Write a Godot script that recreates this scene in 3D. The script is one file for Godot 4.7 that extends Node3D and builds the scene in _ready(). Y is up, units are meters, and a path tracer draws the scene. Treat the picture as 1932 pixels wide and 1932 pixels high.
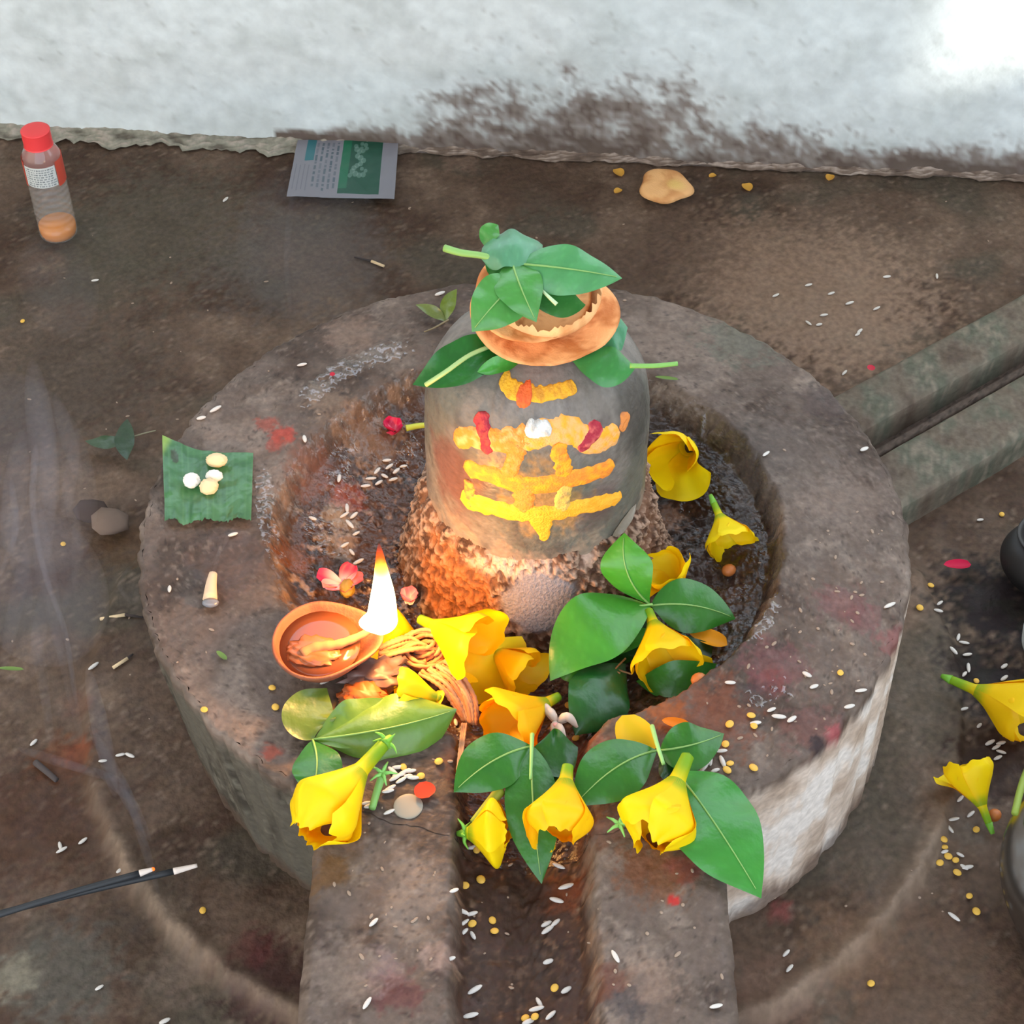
extends Node3D
# A stone basin with an upright rounded shaft in it, strewn with flowers, leaves, grain and a lit clay lamp.
# Units are metres; the basin stands at the origin, its rim 12 cm above the floor, the wall behind it at negative z.

const RIM_H := 0.12
const RIM_R := 0.206
const CZ := -0.037
const LX := 0.006
const LZ := -0.045

var _o := Vector3.ZERO      # base of the thing being built; meshes are given in world metres and shifted by it
var _c := Color.WHITE       # colour of the vertex being made
var used := {}
var n_big := FastNoiseLite.new()
var n_mid := FastNoiseLite.new()
var n_fine := FastNoiseLite.new()
var n_vein := FastNoiseLite.new()
var rng := RandomNumberGenerator.new()
var M := {}
var grain_tex: NoiseTexture2D
var pit_tex: NoiseTexture2D
var bump_tex: NoiseTexture2D
var soft_bump: NoiseTexture2D

# ---------------------------------------------------------------- helpers
func srgb(r: float, g: float, b: float) -> Color:
	return Color(r / 255.0, g / 255.0, b / 255.0)

func al(r: float, g: float, b: float, k := 1.25) -> Color:      # linear base colour for vertex colours
	var l := Color(r / 255.0, g / 255.0, b / 255.0).srgb_to_linear()
	return Color(minf(l.r * k, 0.95), minf(l.g * k, 0.95), minf(l.b * k, 0.95))

func sm(a: float, b: float, t: float) -> float:
	return smoothstep(a, b, t)

func numbered(called: String) -> String:
	var k: int = used.get(called, 0)
	used[called] = k + 1
	return called if k == 0 else "%s_%03d" % [called, k]

func tag(o: Node, label: String, category: String, group := "", kind := "") -> void:
	if label: o.set_meta("label", label)
	if category: o.set_meta("category", category)
	if group: o.set_meta("group", group)
	if kind: o.set_meta("kind", kind)

func thing(called: String, label: String, category: String, at: Vector3, group := "") -> Node3D:
	var o := Node3D.new()
	o.name = numbered(called)
	add_child(o, true)
	o.position = at
	tag(o, label, category, group)
	_o = at
	return o

func obj(called: String, mesh: Mesh, m: Material, parent: Node = null) -> MeshInstance3D:
	var o := MeshInstance3D.new()
	o.name = called
	o.mesh = mesh
	o.material_override = m
	o.cast_shadow = GeometryInstance3D.SHADOW_CASTING_SETTING_ON
	(parent if parent else self).add_child(o, true)
	return o

func single(called: String, mesh: Mesh, m: Material, at: Vector3, label: String, category: String, group := "") -> MeshInstance3D:
	var o := obj(numbered(called), mesh, m)
	o.position = at
	tag(o, label, category, group)
	return o

func struct(called: String, mesh: Mesh, m: Material) -> MeshInstance3D:
	var o := obj(called, mesh, m)
	o.set_meta("kind", "structure")
	return o

func finish(verts: PackedVector3Array, cols: PackedColorArray, uvs: PackedVector2Array, idx: PackedInt32Array) -> ArrayMesh:
	var a := []
	a.resize(Mesh.ARRAY_MAX)
	a[Mesh.ARRAY_VERTEX] = verts
	a[Mesh.ARRAY_COLOR] = cols
	a[Mesh.ARRAY_TEX_UV] = uvs
	a[Mesh.ARRAY_INDEX] = idx
	var st := SurfaceTool.new()
	st.create_from_arrays(a)
	st.generate_normals()
	return st.commit()

func grid(nu: int, nv: int, f: Callable, flip := false, keep = null) -> ArrayMesh:
	# f(u, v) gives a world position and may set _c; u and v run from 0 to 1
	var verts := PackedVector3Array()
	var cols := PackedColorArray()
	var uvs := PackedVector2Array()
	var idx := PackedInt32Array()
	verts.resize((nu + 1) * (nv + 1))
	cols.resize(verts.size())
	uvs.resize(verts.size())
	var k := 0
	for j in nv + 1:
		var v := float(j) / nv
		for i in nu + 1:
			var u := float(i) / nu
			_c = Color.WHITE
			verts[k] = f.call(u, v) - _o
			cols[k] = _c
			uvs[k] = Vector2(u, v)
			k += 1
	for j in nv:
		for i in nu:
			var p := j * (nu + 1) + i
			var q := p + nu + 1
			if keep != null and not keep.call(verts[p] + _o):
				continue
			if flip:
				idx.append_array([p, q, p + 1, p + 1, q, q + 1])
			else:
				idx.append_array([p, p + 1, q, p + 1, q + 1, q])
	return finish(verts, cols, uvs, idx)

func lathe(profile: Array, n: int, at: Vector3, shape = null, axis := Basis()) -> ArrayMesh:
	# profile: [radius, height] pairs from the bottom of the outside on; shape(angle, v, p) may bend each point
	var m := profile.size() - 1
	return grid(n, m, func(u: float, v: float) -> Vector3:
		var pr: Array = profile[int(round(v * m))]
		var a := u * TAU
		var p := Vector3(sin(a) * pr[0], pr[1], cos(a) * pr[0])
		if shape != null:
			p = shape.call(a, v, p)
		return at + axis * p)

func smooth_profile(pts: Array, each := 4) -> Array:
	var out := []
	for i in pts.size() - 1:
		var a: Array = pts[maxi(i - 1, 0)]
		var b: Array = pts[i]
		var c: Array = pts[i + 1]
		var d: Array = pts[mini(i + 2, pts.size() - 1)]
		for k in each:
			var t := float(k) / each
			out.append([maxf(0.0, cubic_interpolate(b[0], c[0], a[0], d[0], t)), cubic_interpolate(b[1], c[1], a[1], d[1], t)])
	out.append(pts[-1])
	return out

func curve(pts: Array, n: int) -> Array:
	var c := Curve3D.new()
	for i in pts.size():
		var a: Vector3 = pts[maxi(i - 1, 0)]
		var b: Vector3 = pts[mini(i + 1, pts.size() - 1)]
		c.add_point(pts[i], (a - b) / 6.0, (b - a) / 6.0)
	c.bake_interval = 0.0005
	var out := []
	for i in n + 1:
		out.append(c.sample_baked(c.get_baked_length() * i / n, true))
	return out

func tube(pts: Array, r0: float, r1: float, sides := 8, radius = null) -> ArrayMesh:
	var n := pts.size() - 1
	var frames := []
	var ref := Vector3.UP
	for i in n + 1:
		var d: Vector3 = (pts[mini(i + 1, n)] - pts[maxi(i - 1, 0)]).normalized()
		if absf(d.dot(ref)) > 0.95:
			ref = Vector3.RIGHT if absf(d.x) < 0.9 else Vector3.BACK
		var s := d.cross(ref).normalized()
		ref = s.cross(d).normalized()
		frames.append([s, ref])
	return grid(sides, n + 2, func(u: float, v: float) -> Vector3:
		var row := clampi(int(round(v * (n + 2))) - 1, 0, n)
		var cap: bool = v < 0.5 / (n + 2) or v > 1.0 - 0.5 / (n + 2)
		var t := float(row) / n
		var r := 0.0 if cap else lerpf(r0, r1, t)
		if radius != null and not cap:
			r = radius.call(t)
		var a := u * TAU
		return pts[row] + frames[row][0] * cos(a) * r + frames[row][1] * sin(a) * r)

func blob(at: Vector3, size: Vector3, rough: float, scale: float, seed_at := 0.0, basis := Basis(), nu := 28, nv := 16) -> ArrayMesh:
	return grid(nu, nv, func(u: float, v: float) -> Vector3:
		var a := u * TAU
		var b := v * PI
		var d := Vector3(cos(b), sin(b) * cos(a), sin(b) * sin(a))
		var k := 1.0 + rough * n_fine.get_noise_3d((d.x + seed_at) * scale, d.y * scale, d.z * scale)
		return at + basis * (d * size * k))

# ---------------------------------------------------------------- the shapes of floor and basin
func basin_depth(x: float, z: float) -> float:
	var dc := Vector2(x, z - CZ).length() - 0.141
	var ds := maxf(absf(x + 0.0015) - 0.034, 0.02 - z)
	var k := 0.02
	var h := clampf(0.5 + 0.5 * (ds - dc) / k, 0.0, 1.0)
	var s := -(lerpf(ds, dc, h) - k * h * (1.0 - h))
	s += 0.0025 * n_mid.get_noise_2d(x * 1.4 + 5.0, z * 1.4)
	var soft := sm(0.25, -0.55, (x + z * 0.9) / 0.141)      # worn to a slope at the back and left
	return lerpf(0.02, 0.015, soft) * sm(0.0, lerpf(0.009, 0.015, soft), s) + lerpf(0.016, 0.020, soft) * sm(0.004, 0.06, s)

func stone_y(x: float, z: float) -> float:
	var d := basin_depth(x, z)
	var wet := clampf(d / 0.03, 0.0, 1.0)
	var lip := sm(0.0, 0.004, d) * (1.0 - sm(0.006, 0.016, d))
	return RIM_H - d + 0.0011 * n_mid.get_noise_2d(x, z) + (0.00022 + 0.0009 * wet + 0.0010 * lip) * n_fine.get_noise_2d(x * lerpf(1.0, 0.6, wet), z * lerpf(1.0, 0.6, wet)) + 0.003 * wet * maxf(0.0, n_mid.get_noise_2d(x * 1.7 + 3.0, z * 1.7)) + 0.0022 * lip * sm(0.05, -0.06, x) * (0.6 + n_mid.get_noise_2d(x * 1.5, z * 1.5 + 8.0))

func floor_y(x: float, z: float) -> float:
	var d := Vector2(x, z - CZ).length() - 0.253 + 0.004 * n_mid.get_noise_2d(x + 2.0, z)
	var y := -0.006 * sm(0.0, 0.006, d)
	if z > 0.03:
		y += 0.0035 * exp(-d * d / 0.00003) * sm(0.03, 0.1, z)
	return y + 0.0012 * n_mid.get_noise_2d(x * 0.7, z * 0.7) + 0.00035 * n_fine.get_noise_2d(x, z)

func ground_at(p: Vector2) -> Vector3:
	var x := p.x
	var z := p.y
	if Vector2(x, z - CZ).length() < RIM_R - 0.001 or (z > 0.1 and x > -0.0975 and x < 0.0895 and z < 0.32):
		return Vector3(x, stone_y(x, z), z)
	return Vector3(x, floor_y(x, z), z)

func splats(c: Color, x: float, z: float, list: Array) -> Color:
	# patches of powder, paste, damp earth: [centre, radius, colour, share]; the edge follows the noise
	for s in list:
		var p: Vector2 = s[0]
		var dx := x - p.x
		var dz := z - p.y
		var r: float = s[1]
		var dd := dx * dx + dz * dz
		if dd < r * r * 2.6:
			var t: float = sqrt(dd) / r + 0.55 * n_mid.get_noise_2d(x * 2.0 + r * 40.0, z * 2.0) + 0.35 * n_fine.get_noise_2d(x * 1.3, z * 1.3)
			c = c.lerp(s[2], float(s[3]) * (1.0 - sm(0.45, 1.0, t)))
	return c

var rim_splats := []
var floor_splats := []

func stone_color(x: float, z: float) -> Color:
	var a := n_big.get_noise_2d(x, z)
	var b := n_mid.get_noise_2d(x * 0.8 + 9.0, z * 0.8)
	var f := n_fine.get_noise_2d(x * 0.75 + 1.0, z * 0.75)
	var c := al(99, 85, 75).lerp(al(74, 60, 51), sm(-0.05, 0.45, a + 0.5 * b))
	c = c.lerp(al(124, 109, 98), 0.8 * sm(0.1, 0.5, -a + 0.6 * b))
	c = c.lerp(al(146, 130, 117), 0.35 * sm(0.3, 0.6, f + 0.4 * b))
	c = c.lerp(al(40, 30, 25), 0.6 * sm(0.35, 0.65, -f + 0.3 * b))
	var d := basin_depth(x, z)
	var wet := sm(0.004, 0.02, d)
	if wet > 0.0:
		var w := al(74, 50, 38).lerp(al(40, 26, 19), sm(-0.2, 0.4, b + 0.4 * a))
		w = w.lerp(al(128, 92, 68), 0.75 * sm(0.15, 0.5, f + 0.7 * b))
		w = w.lerp(al(158, 134, 112), 0.6 * sm(0.3, 0.6, 0.6 * f + 0.7 * b + (0.05 if x < 0.0 else -0.1)))
		if x > 0.03:  # shade on the bowl's right inside, painted into the colour
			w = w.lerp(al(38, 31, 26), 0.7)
		c = c.lerp(w, wet)
		if x < 0.04:
			c = c.lerp(al(146, 116, 92), 0.55 * sm(0.002, 0.006, d) * (1.0 - sm(0.009, 0.016, d)) * sm(-0.15, 0.25, b + 0.4 * f))
	return splats(c, x, z, rim_splats)

func floor_color(x: float, z: float) -> Color:
	var a := n_big.get_noise_2d(x * 0.8 + 4.0, z * 0.8)
	var b := n_mid.get_noise_2d(x * 0.7 + 1.0, z * 0.7)
	var f := n_fine.get_noise_2d(x * 0.8 + 7.0, z * 0.8)
	var c := al(91, 74, 61).lerp(al(71, 54, 42), sm(-0.15, 0.4, a + 0.4 * b))
	c = c.lerp(al(112, 93, 78), 0.75 * sm(0.1, 0.5, -a + 0.5 * b))
	c = c.lerp(al(76, 71, 60), 0.7 * sm(0.05, 0.4, n_big.get_noise_2d(x * 0.7 - 3.0, z * 0.7 + 2.0)))
	c = c.lerp(al(140, 122, 106), 0.4 * sm(0.35, 0.6, f + 0.3 * b))
	c = c.lerp(al(45, 35, 29), 0.4 * sm(0.35, 0.6, -f + 0.3 * b))
	c = splats(c, x, z, floor_splats)
	var d := Vector2(x, z - CZ).length() - 0.253 + 0.004 * n_mid.get_noise_2d(x + 2.0, z)
	if z > 0.03 and absf(d) < 0.02:      # cement worn pale along the ridge of the plinth
		c = c.lerp(al(150, 130, 112), 0.75 * exp(-d * d / 0.00003) * sm(0.03, 0.09, z) * (0.65 + 0.6 * b))
	return c

func lingam_r(y: float) -> float:
	var pts := [[0.07, 0.0585], [0.14, 0.058], [0.19, 0.0578], [0.205, 0.0570], [0.218, 0.0545], [0.229, 0.049], [0.238, 0.041], [0.245, 0.029], [0.249, 0.014], [0.25, 0.0]]
	for i in pts.size() - 1:
		if y <= pts[i + 1][0]:
			return lerpf(pts[i][1], pts[i + 1][1], (y - pts[i][0]) / (pts[i + 1][0] - pts[i][0]))
	return 0.0

func collar_r(y: float) -> float:
	return lerpf(0.073, 0.0605, (y - 0.09) / 0.052) if y > 0.09 else lerpf(0.078, 0.073, (y - 0.08) / 0.01)

# ---------------------------------------------------------------- materials
func plain(color: Color, rough := 0.7, name_ := "") -> StandardMaterial3D:
	var m := StandardMaterial3D.new()
	m.albedo_color = color
	m.roughness = rough
	m.resource_name = name_
	return m

func noise_tex(freq: float, octaves: int, lo: float, hi: float, size := 512, kind := FastNoiseLite.TYPE_SIMPLEX_SMOOTH, seed_ := 1) -> NoiseTexture2D:
	var n := FastNoiseLite.new()
	n.noise_type = kind
	n.frequency = freq
	n.fractal_octaves = octaves
	n.seed = seed_
	var t := NoiseTexture2D.new()
	t.width = size
	t.height = size
	t.seamless = true
	t.noise = n
	var g := Gradient.new()
	g.set_color(0, Color(lo, lo, lo))
	g.set_color(1, Color(hi, hi, hi))
	t.color_ramp = g
	return t

func bump(freq: float, octaves: int, strength: float, size := 512, seed_ := 2) -> NoiseTexture2D:
	var n := FastNoiseLite.new()
	n.frequency = freq
	n.fractal_octaves = octaves
	n.seed = seed_
	var t := NoiseTexture2D.new()
	t.width = size
	t.height = size
	t.seamless = true
	t.as_normal_map = true
	t.bump_strength = strength
	t.noise = n
	return t

func stone(rough_lo: float, rough_hi: float, tile: float, normal: float, spec := 0.5) -> StandardMaterial3D:
	var m := StandardMaterial3D.new()
	m.vertex_color_use_as_albedo = true
	m.albedo_texture = grain_tex
	m.roughness = 1.0
	m.roughness_texture = noise_tex(0.025, 3, rough_lo, rough_hi, 256, FastNoiseLite.TYPE_SIMPLEX_SMOOTH, 5)
	m.metallic_specular = spec
	m.normal_enabled = true
	m.normal_texture = bump_tex
	m.normal_scale = normal
	m.uv1_triplanar = true
	m.uv1_world_triplanar = true
	m.uv1_scale = Vector3.ONE / tile
	return m

func tinted(rough: float, back := Color.BLACK, spec := 0.5) -> StandardMaterial3D:      # takes the vertex colours
	var m := StandardMaterial3D.new()
	m.vertex_color_use_as_albedo = true
	m.roughness = rough
	m.metallic_specular = spec
	if back != Color.BLACK:
		m.backlight_enabled = true
		m.backlight = back
	return m

func make_materials() -> void:
	grain_tex = noise_tex(0.05, 5, 0.76, 1.0)
	bump_tex = bump(0.05, 5, 6.0)
	soft_bump = bump(0.02, 3, 3.0, 256, 8)
	M.rim = stone(0.45, 0.85, 0.13, 0.3, 0.4)
	M.wet = stone(0.12, 0.6, 0.1, 0.6, 0.5)
	M.floor = stone(0.5, 0.9, 0.16, 0.3, 0.35)
	M.wall = stone(0.8, 0.95, 0.3, 0.12, 0.2)
	M.wall.albedo_texture = noise_tex(0.03, 4, 0.9, 1.0, 512, FastNoiseLite.TYPE_SIMPLEX_SMOOTH, 21)
	M.shaft = stone(0.3, 0.6, 0.1, 0.35, 0.45)
	M.crust = stone(0.55, 0.9, 0.06, 1.0, 0.35)
	M.paste = tinted(0.75)
	M.paste.normal_enabled = true
	M.paste.normal_texture = bump_tex
	M.paste.uv1_triplanar = true
	M.paste.uv1_world_triplanar = true
	M.paste.uv1_scale = Vector3.ONE / 0.04
	M.film = tinted(0.1, Color.BLACK, 0.7)
	M.leaf = tinted(0.3, Color(0.25, 0.42, 0.1), 0.5)
	M.leaf.normal_enabled = true
	M.leaf.normal_texture = soft_bump
	M.leaf.normal_scale = 0.5
	M.leaf.uv1_triplanar = true
	M.leaf.uv1_scale = Vector3.ONE / 0.03
	M.rib = plain(srgb(128, 170, 92), 0.5)
	M.stem = tinted(0.5, Color(0.2, 0.3, 0.1))
	M.petal = tinted(0.5, Color(0.75, 0.5, 0.05), 0.35)
	M.clay = tinted(0.75)
	M.clay.normal_enabled = true
	M.clay.normal_texture = bump_tex
	M.clay.normal_scale = 0.4
	M.clay.uv1_triplanar = true
	M.clay.uv1_scale = Vector3.ONE / 0.05
	M.bread = M.clay
	M.rice = plain(srgb(204, 199, 191), 0.5)
	M.lentil = plain(srgb(222, 176, 70), 0.55)
	M.seed = plain(srgb(190, 110, 50), 0.5)
	M.thread = tinted(0.85)
	M.soft = tinted(0.45, Color(0.4, 0.15, 0.15), 0.4)
	M.matte = tinted(0.8)

# ---------------------------------------------------------------- leaves and flowers
func leaf_part(parent: Node, base: Vector3, mid: Vector3, tip: Vector3, w: float, up: Vector3, cup := 0.2, col := Color(0.09, 0.25, 0.06), rib := true, wide_at := 0.42, seed_ := 0.0, called := "leaf") -> MeshInstance3D:
	# blade along a bent midrib from base to tip, w its half width; cup lifts the edges
	var side0 := (tip - base).cross(up).normalized()
	var at := func(t: float) -> Vector3: return base.lerp(mid, t).lerp(mid.lerp(tip, t), t)
	var prof := func(t: float) -> float:
		var b := leaf_point
		var a := b * wide_at / (1.0 - wide_at)
		return pow(maxf(t, 0.0) / wide_at, a) * pow(maxf(0.0, 1.0 - t) / (1.0 - wide_at), b)
	var mesh := grid(12, 30, func(u: float, v: float) -> Vector3:
		var s := u * 2.0 - 1.0
		var c: Vector3 = at.call(v)
		var d: Vector3 = (at.call(minf(v + 0.02, 1.0)) - at.call(maxf(v - 0.02, 0.0))).normalized()
		var n := side0.cross(d).normalized()
		if n.dot(up) < 0.0: n = -n
		var sd := d.cross(n).normalized()
		var half: float = w * prof.call(v)
		var wave := 0.10 * sin(v * 9.0 + seed_ * 5.0) * s * absf(s) + 0.05 * sin(v * 17.0 + seed_ * 3.0) * absf(s)
		var g := n_mid.get_noise_2d(c.x * 1.5 + s * 0.01 + seed_, c.z * 1.5)
		_c = (col * 0.72).lerp(col * 1.0, clampf(0.5 * g + 0.35, 0.0, 0.8))
		var vein := absf(fposmod((v - 0.35 * absf(s)) * 9.0, 1.0) - 0.5)
		_c = _c.lerp(col * 1.15 + Color(0.01, 0.02, 0.01), 0.35 * sm(0.42, 0.5, vein))
		_c.a = 1.0
		return c + sd * s * half + n * half * (cup * s * s + wave))
	var o := obj(called, mesh, M.leaf, parent)
	if rib:
		var pts := []
		for i in 15:
			var t := i / 14.0 * 0.94
			var c: Vector3 = at.call(t)
			pts.append(c + up * 0.0003)
		obj("midrib", tube(pts, 0.0006, 0.0002, 6), M.rib, o)
	return o

func stem_part(parent: Node, pts: Array, r0: float, r1: float, col: Color, called := "stem") -> MeshInstance3D:
	var mesh := tube(curve(pts, 14), r0, r1, 8)
	return obj(called, mesh, solid(col), parent)

var leaf_point := 1.05      # how sharply leaves taper
var solids := {}
func solid(col: Color, rough := 0.55) -> StandardMaterial3D:
	var key := col.to_html() + str(rough)
	if not solids.has(key):
		solids[key] = plain(col.linear_to_srgb(), rough)
	return solids[key]

func flower(label: String, base: Vector3, mouth: Vector3, r: float, opt := {}) -> Node3D:
	# funnel of five overlapping petals on a green tube; base is the stalk end, mouth the middle of the opening
	var o := thing("yellow_flower", label, "flower", base, "yellow funnel flowers")
	var ax := (mouth - base).normalized()
	var ln := (mouth - base).length()
	var e1 := ax.cross(Vector3.UP if absf(ax.y) < 0.9 else Vector3.RIGHT).normalized()
	var e2 := ax.cross(e1).normalized()
	var roll: float = opt.get("roll", 0.0)
	var flare: float = opt.get("flare", 0.25)
	var closed: float = opt.get("closed", 0.0)
	var tube_to: float = opt.get("tube", 0.36)
	var warm: float = opt.get("warm", 0.0)
	var flat: float = opt.get("flat", 1.0)
	var yel := al(255, 222, 16, 1.05).lerp(al(252, 176, 10, 1.0), warm)
	var deep := al(252, 190, 8, 1.0).lerp(al(244, 140, 8, 1.0), warm)
	var green := al(120, 160, 30)
	var sd := base.x * 31.0 + base.z * 17.0
	var rr := func(t: float) -> float:
		if t < tube_to * 0.75:
			return r * lerpf(0.14, 0.18, t / (tube_to * 0.75))
		var q := (t - tube_to * 0.75) / (1.0 - tube_to * 0.75)
		var body := r * (0.18 + 0.76 * pow(sm(-0.35, 1.15, q) * 1.35 - 0.18, 1.0))
		return body * (1.0 - closed * sm(0.6, 1.02, q))
	var ring := func(a: float, t: float, rad: float) -> Vector3:
		return base + ax * ln * t + (e1 * cos(a) + e2 * sin(a) * flat) * rad
	obj("tube", grid(16, 12, func(u: float, v: float) -> Vector3:
		var t := v * (tube_to + 0.12)
		_c = green.lerp(yel, sm(tube_to * 0.35, tube_to, t))
		return ring.call(u * TAU, t, rr.call(t) * (0.0 if v == 0.0 else 0.98))), M.petal, o)
	for k in 5:
		var a0 := roll + k * TAU / 5.0
		var jit := 0.06 * sin(sd + k * 2.3)
		var curl: float = flare * (2.6 if k == int(opt.get("curl", 1)) else 0.35)
		obj("petal", grid(14, 20, func(u: float, v: float) -> Vector3:
			var s := u * 2.0 - 1.0
			var reach := 1.0 + jit - 0.05 * s * s + 0.05 * s - 0.07 * pow(absf(s), 6.0) + 0.02 * sin(s * 9.0 + k * 2.0)
			var t := lerpf(tube_to * 0.82, reach, v)
			var a := a0 + s * (1.02 - 0.12 * v * v) + 0.6 * (t - 0.3)
			var rad: float = rr.call(minf(t, 1.05)) * (1.0 + 0.09 * s * sm(0.1, 0.6, v) + 0.07 * sin(s * 4.2 + v * 3.0 + k * 1.7 + sd) * sm(0.15, 0.8, v))
			rad += r * curl * pow(sm(0.6, 1.0, v), 1.5) * (1.0 - 0.3 * s * s) + r * 0.10 * pow(v, 4.0) * maxf(0.0, s)
			rad -= r * 0.16 * (1.0 - minf(1.0, curl * 2.0)) * pow(sm(0.75, 1.0, v), 2.0)
			_c = green.lerp(yel, sm(0.02, 0.3, v)).lerp(deep, 0.4 * sm(0.2, 0.9, -s * 0.5 + 0.5) * (1.0 - v * 0.4))
			return ring.call(a, t, rad)), M.petal, o)
	if opt.get("calyx", true):
		var cal := obj("calyx", tube([base - ax * 0.004, base - ax * 0.001, base + ax * 0.002], 0.0012, r * 0.15 + 0.0002, 8), solid(al(96, 150, 40)), o)
		if opt.get("sepals", false):
			for k in 5:
				var a := k * TAU / 5.0 + 0.4
				var out := (e1 * cos(a) + e2 * sin(a))
				obj("sepal", tube(curve([base + out * 0.001, base + out * 0.004 - ax * 0.0005, base + out * 0.0075 + ax * 0.0015 - ax * 0.004 * (k % 2)], 6), 0.0013, 0.0002, 6), solid(al(110, 170, 60)), cal)
	return o

func petal_piece(called: String, label: String, category: String, at: Vector3, size: Vector2, turn: float, col: Color, cup := 0.35, group := "", tilt := 0.0) -> Node3D:
	_o = Vector3.ZERO
	var mesh := grid(10, 10, func(u: float, v: float) -> Vector3:
		var s := u * 2.0 - 1.0
		var h := sqrt(maxf(0.0, 1.0 - pow(v * 2.0 - 1.0, 2.0))) * (0.75 + 0.25 * v)
		_c = col.lerp(col * 0.8, 0.5 * v)
		_c.a = 1.0
		return Vector3(s * h * size.x, cup * size.x * (s * s * h + 0.3 * pow(v - 0.5, 2.0) * 4.0), (v - 0.5) * 2.0 * size.y))
	var o := single(called, mesh, M.petal, at, label, category, group)
	o.rotation = Vector3(tilt, turn, 0)
	return o

# ================================================================ scene
func _ready() -> void:
	# ---- camera, sky, sun, exposure
	var cam := Camera3D.new()
	cam.fov = 33.0
	cam.position = Vector3(-0.0067, 0.7928, 0.6076)
	cam.rotation_degrees = Vector3(-46.0, 0.0, 0.0)
	cam.near = 0.02
	cam.far = 60.0
	add_child(cam)
	cam.current = true
	var env := Environment.new()
	env.background_mode = Environment.BG_SKY
	var sky := Sky.new()
	var skym := ProceduralSkyMaterial.new()
	skym.sky_top_color = srgb(206, 218, 234)
	skym.sky_horizon_color = srgb(236, 240, 244)
	skym.ground_bottom_color = srgb(120, 112, 104)
	skym.ground_horizon_color = srgb(150, 146, 140)
	skym.sky_energy_multiplier = 1.0
	sky.sky_material = skym
	env.sky = sky
	env.background_energy_multiplier = 4.3
	env.tonemap_mode = Environment.TONE_MAPPER_LINEAR
	env.tonemap_exposure = 1.0
	env.sdfgi_enabled = true
	env.ssao_enabled = true
	env.ssil_enabled = true
	env.volumetric_fog_enabled = true
	env.volumetric_fog_density = 0.0
	var we := WorldEnvironment.new()
	we.environment = env
	add_child(we)
	# sun through the window added in the unseen right wall: it reaches only the back wall's corner
	var sun := DirectionalLight3D.new()
	sun.name = "sun"
	sun.light_energy = 5.0
	sun.light_color = Color(1.0, 0.97, 0.92)
	sun.light_angular_distance = 2.5
	sun.shadow_enabled = true
	add_child(sun)
	sun.look_at_from_position(Vector3(1.0, 0.5, 0.6) * 5.0, Vector3.ZERO)

	rng.seed = 7
	for a in [[n_big, 9.0, 3, 11], [n_mid, 46.0, 4, 12], [n_fine, 230.0, 3, 13], [n_vein, 120.0, 2, 14]]:
		var n: FastNoiseLite = a[0]
		n.noise_type = FastNoiseLite.TYPE_SIMPLEX_SMOOTH
		n.frequency = a[1]
		n.fractal_octaves = a[2]
		n.seed = a[3]
	make_materials()
	build_setting()
	build_basin()
	build_lingam()
	build_top_offerings()
	build_lamp()
	build_thread()
	build_flowers()
	build_sprigs()
	build_small_offerings()
	build_floor_things()
	build_grain()
	build_smoke()

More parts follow.
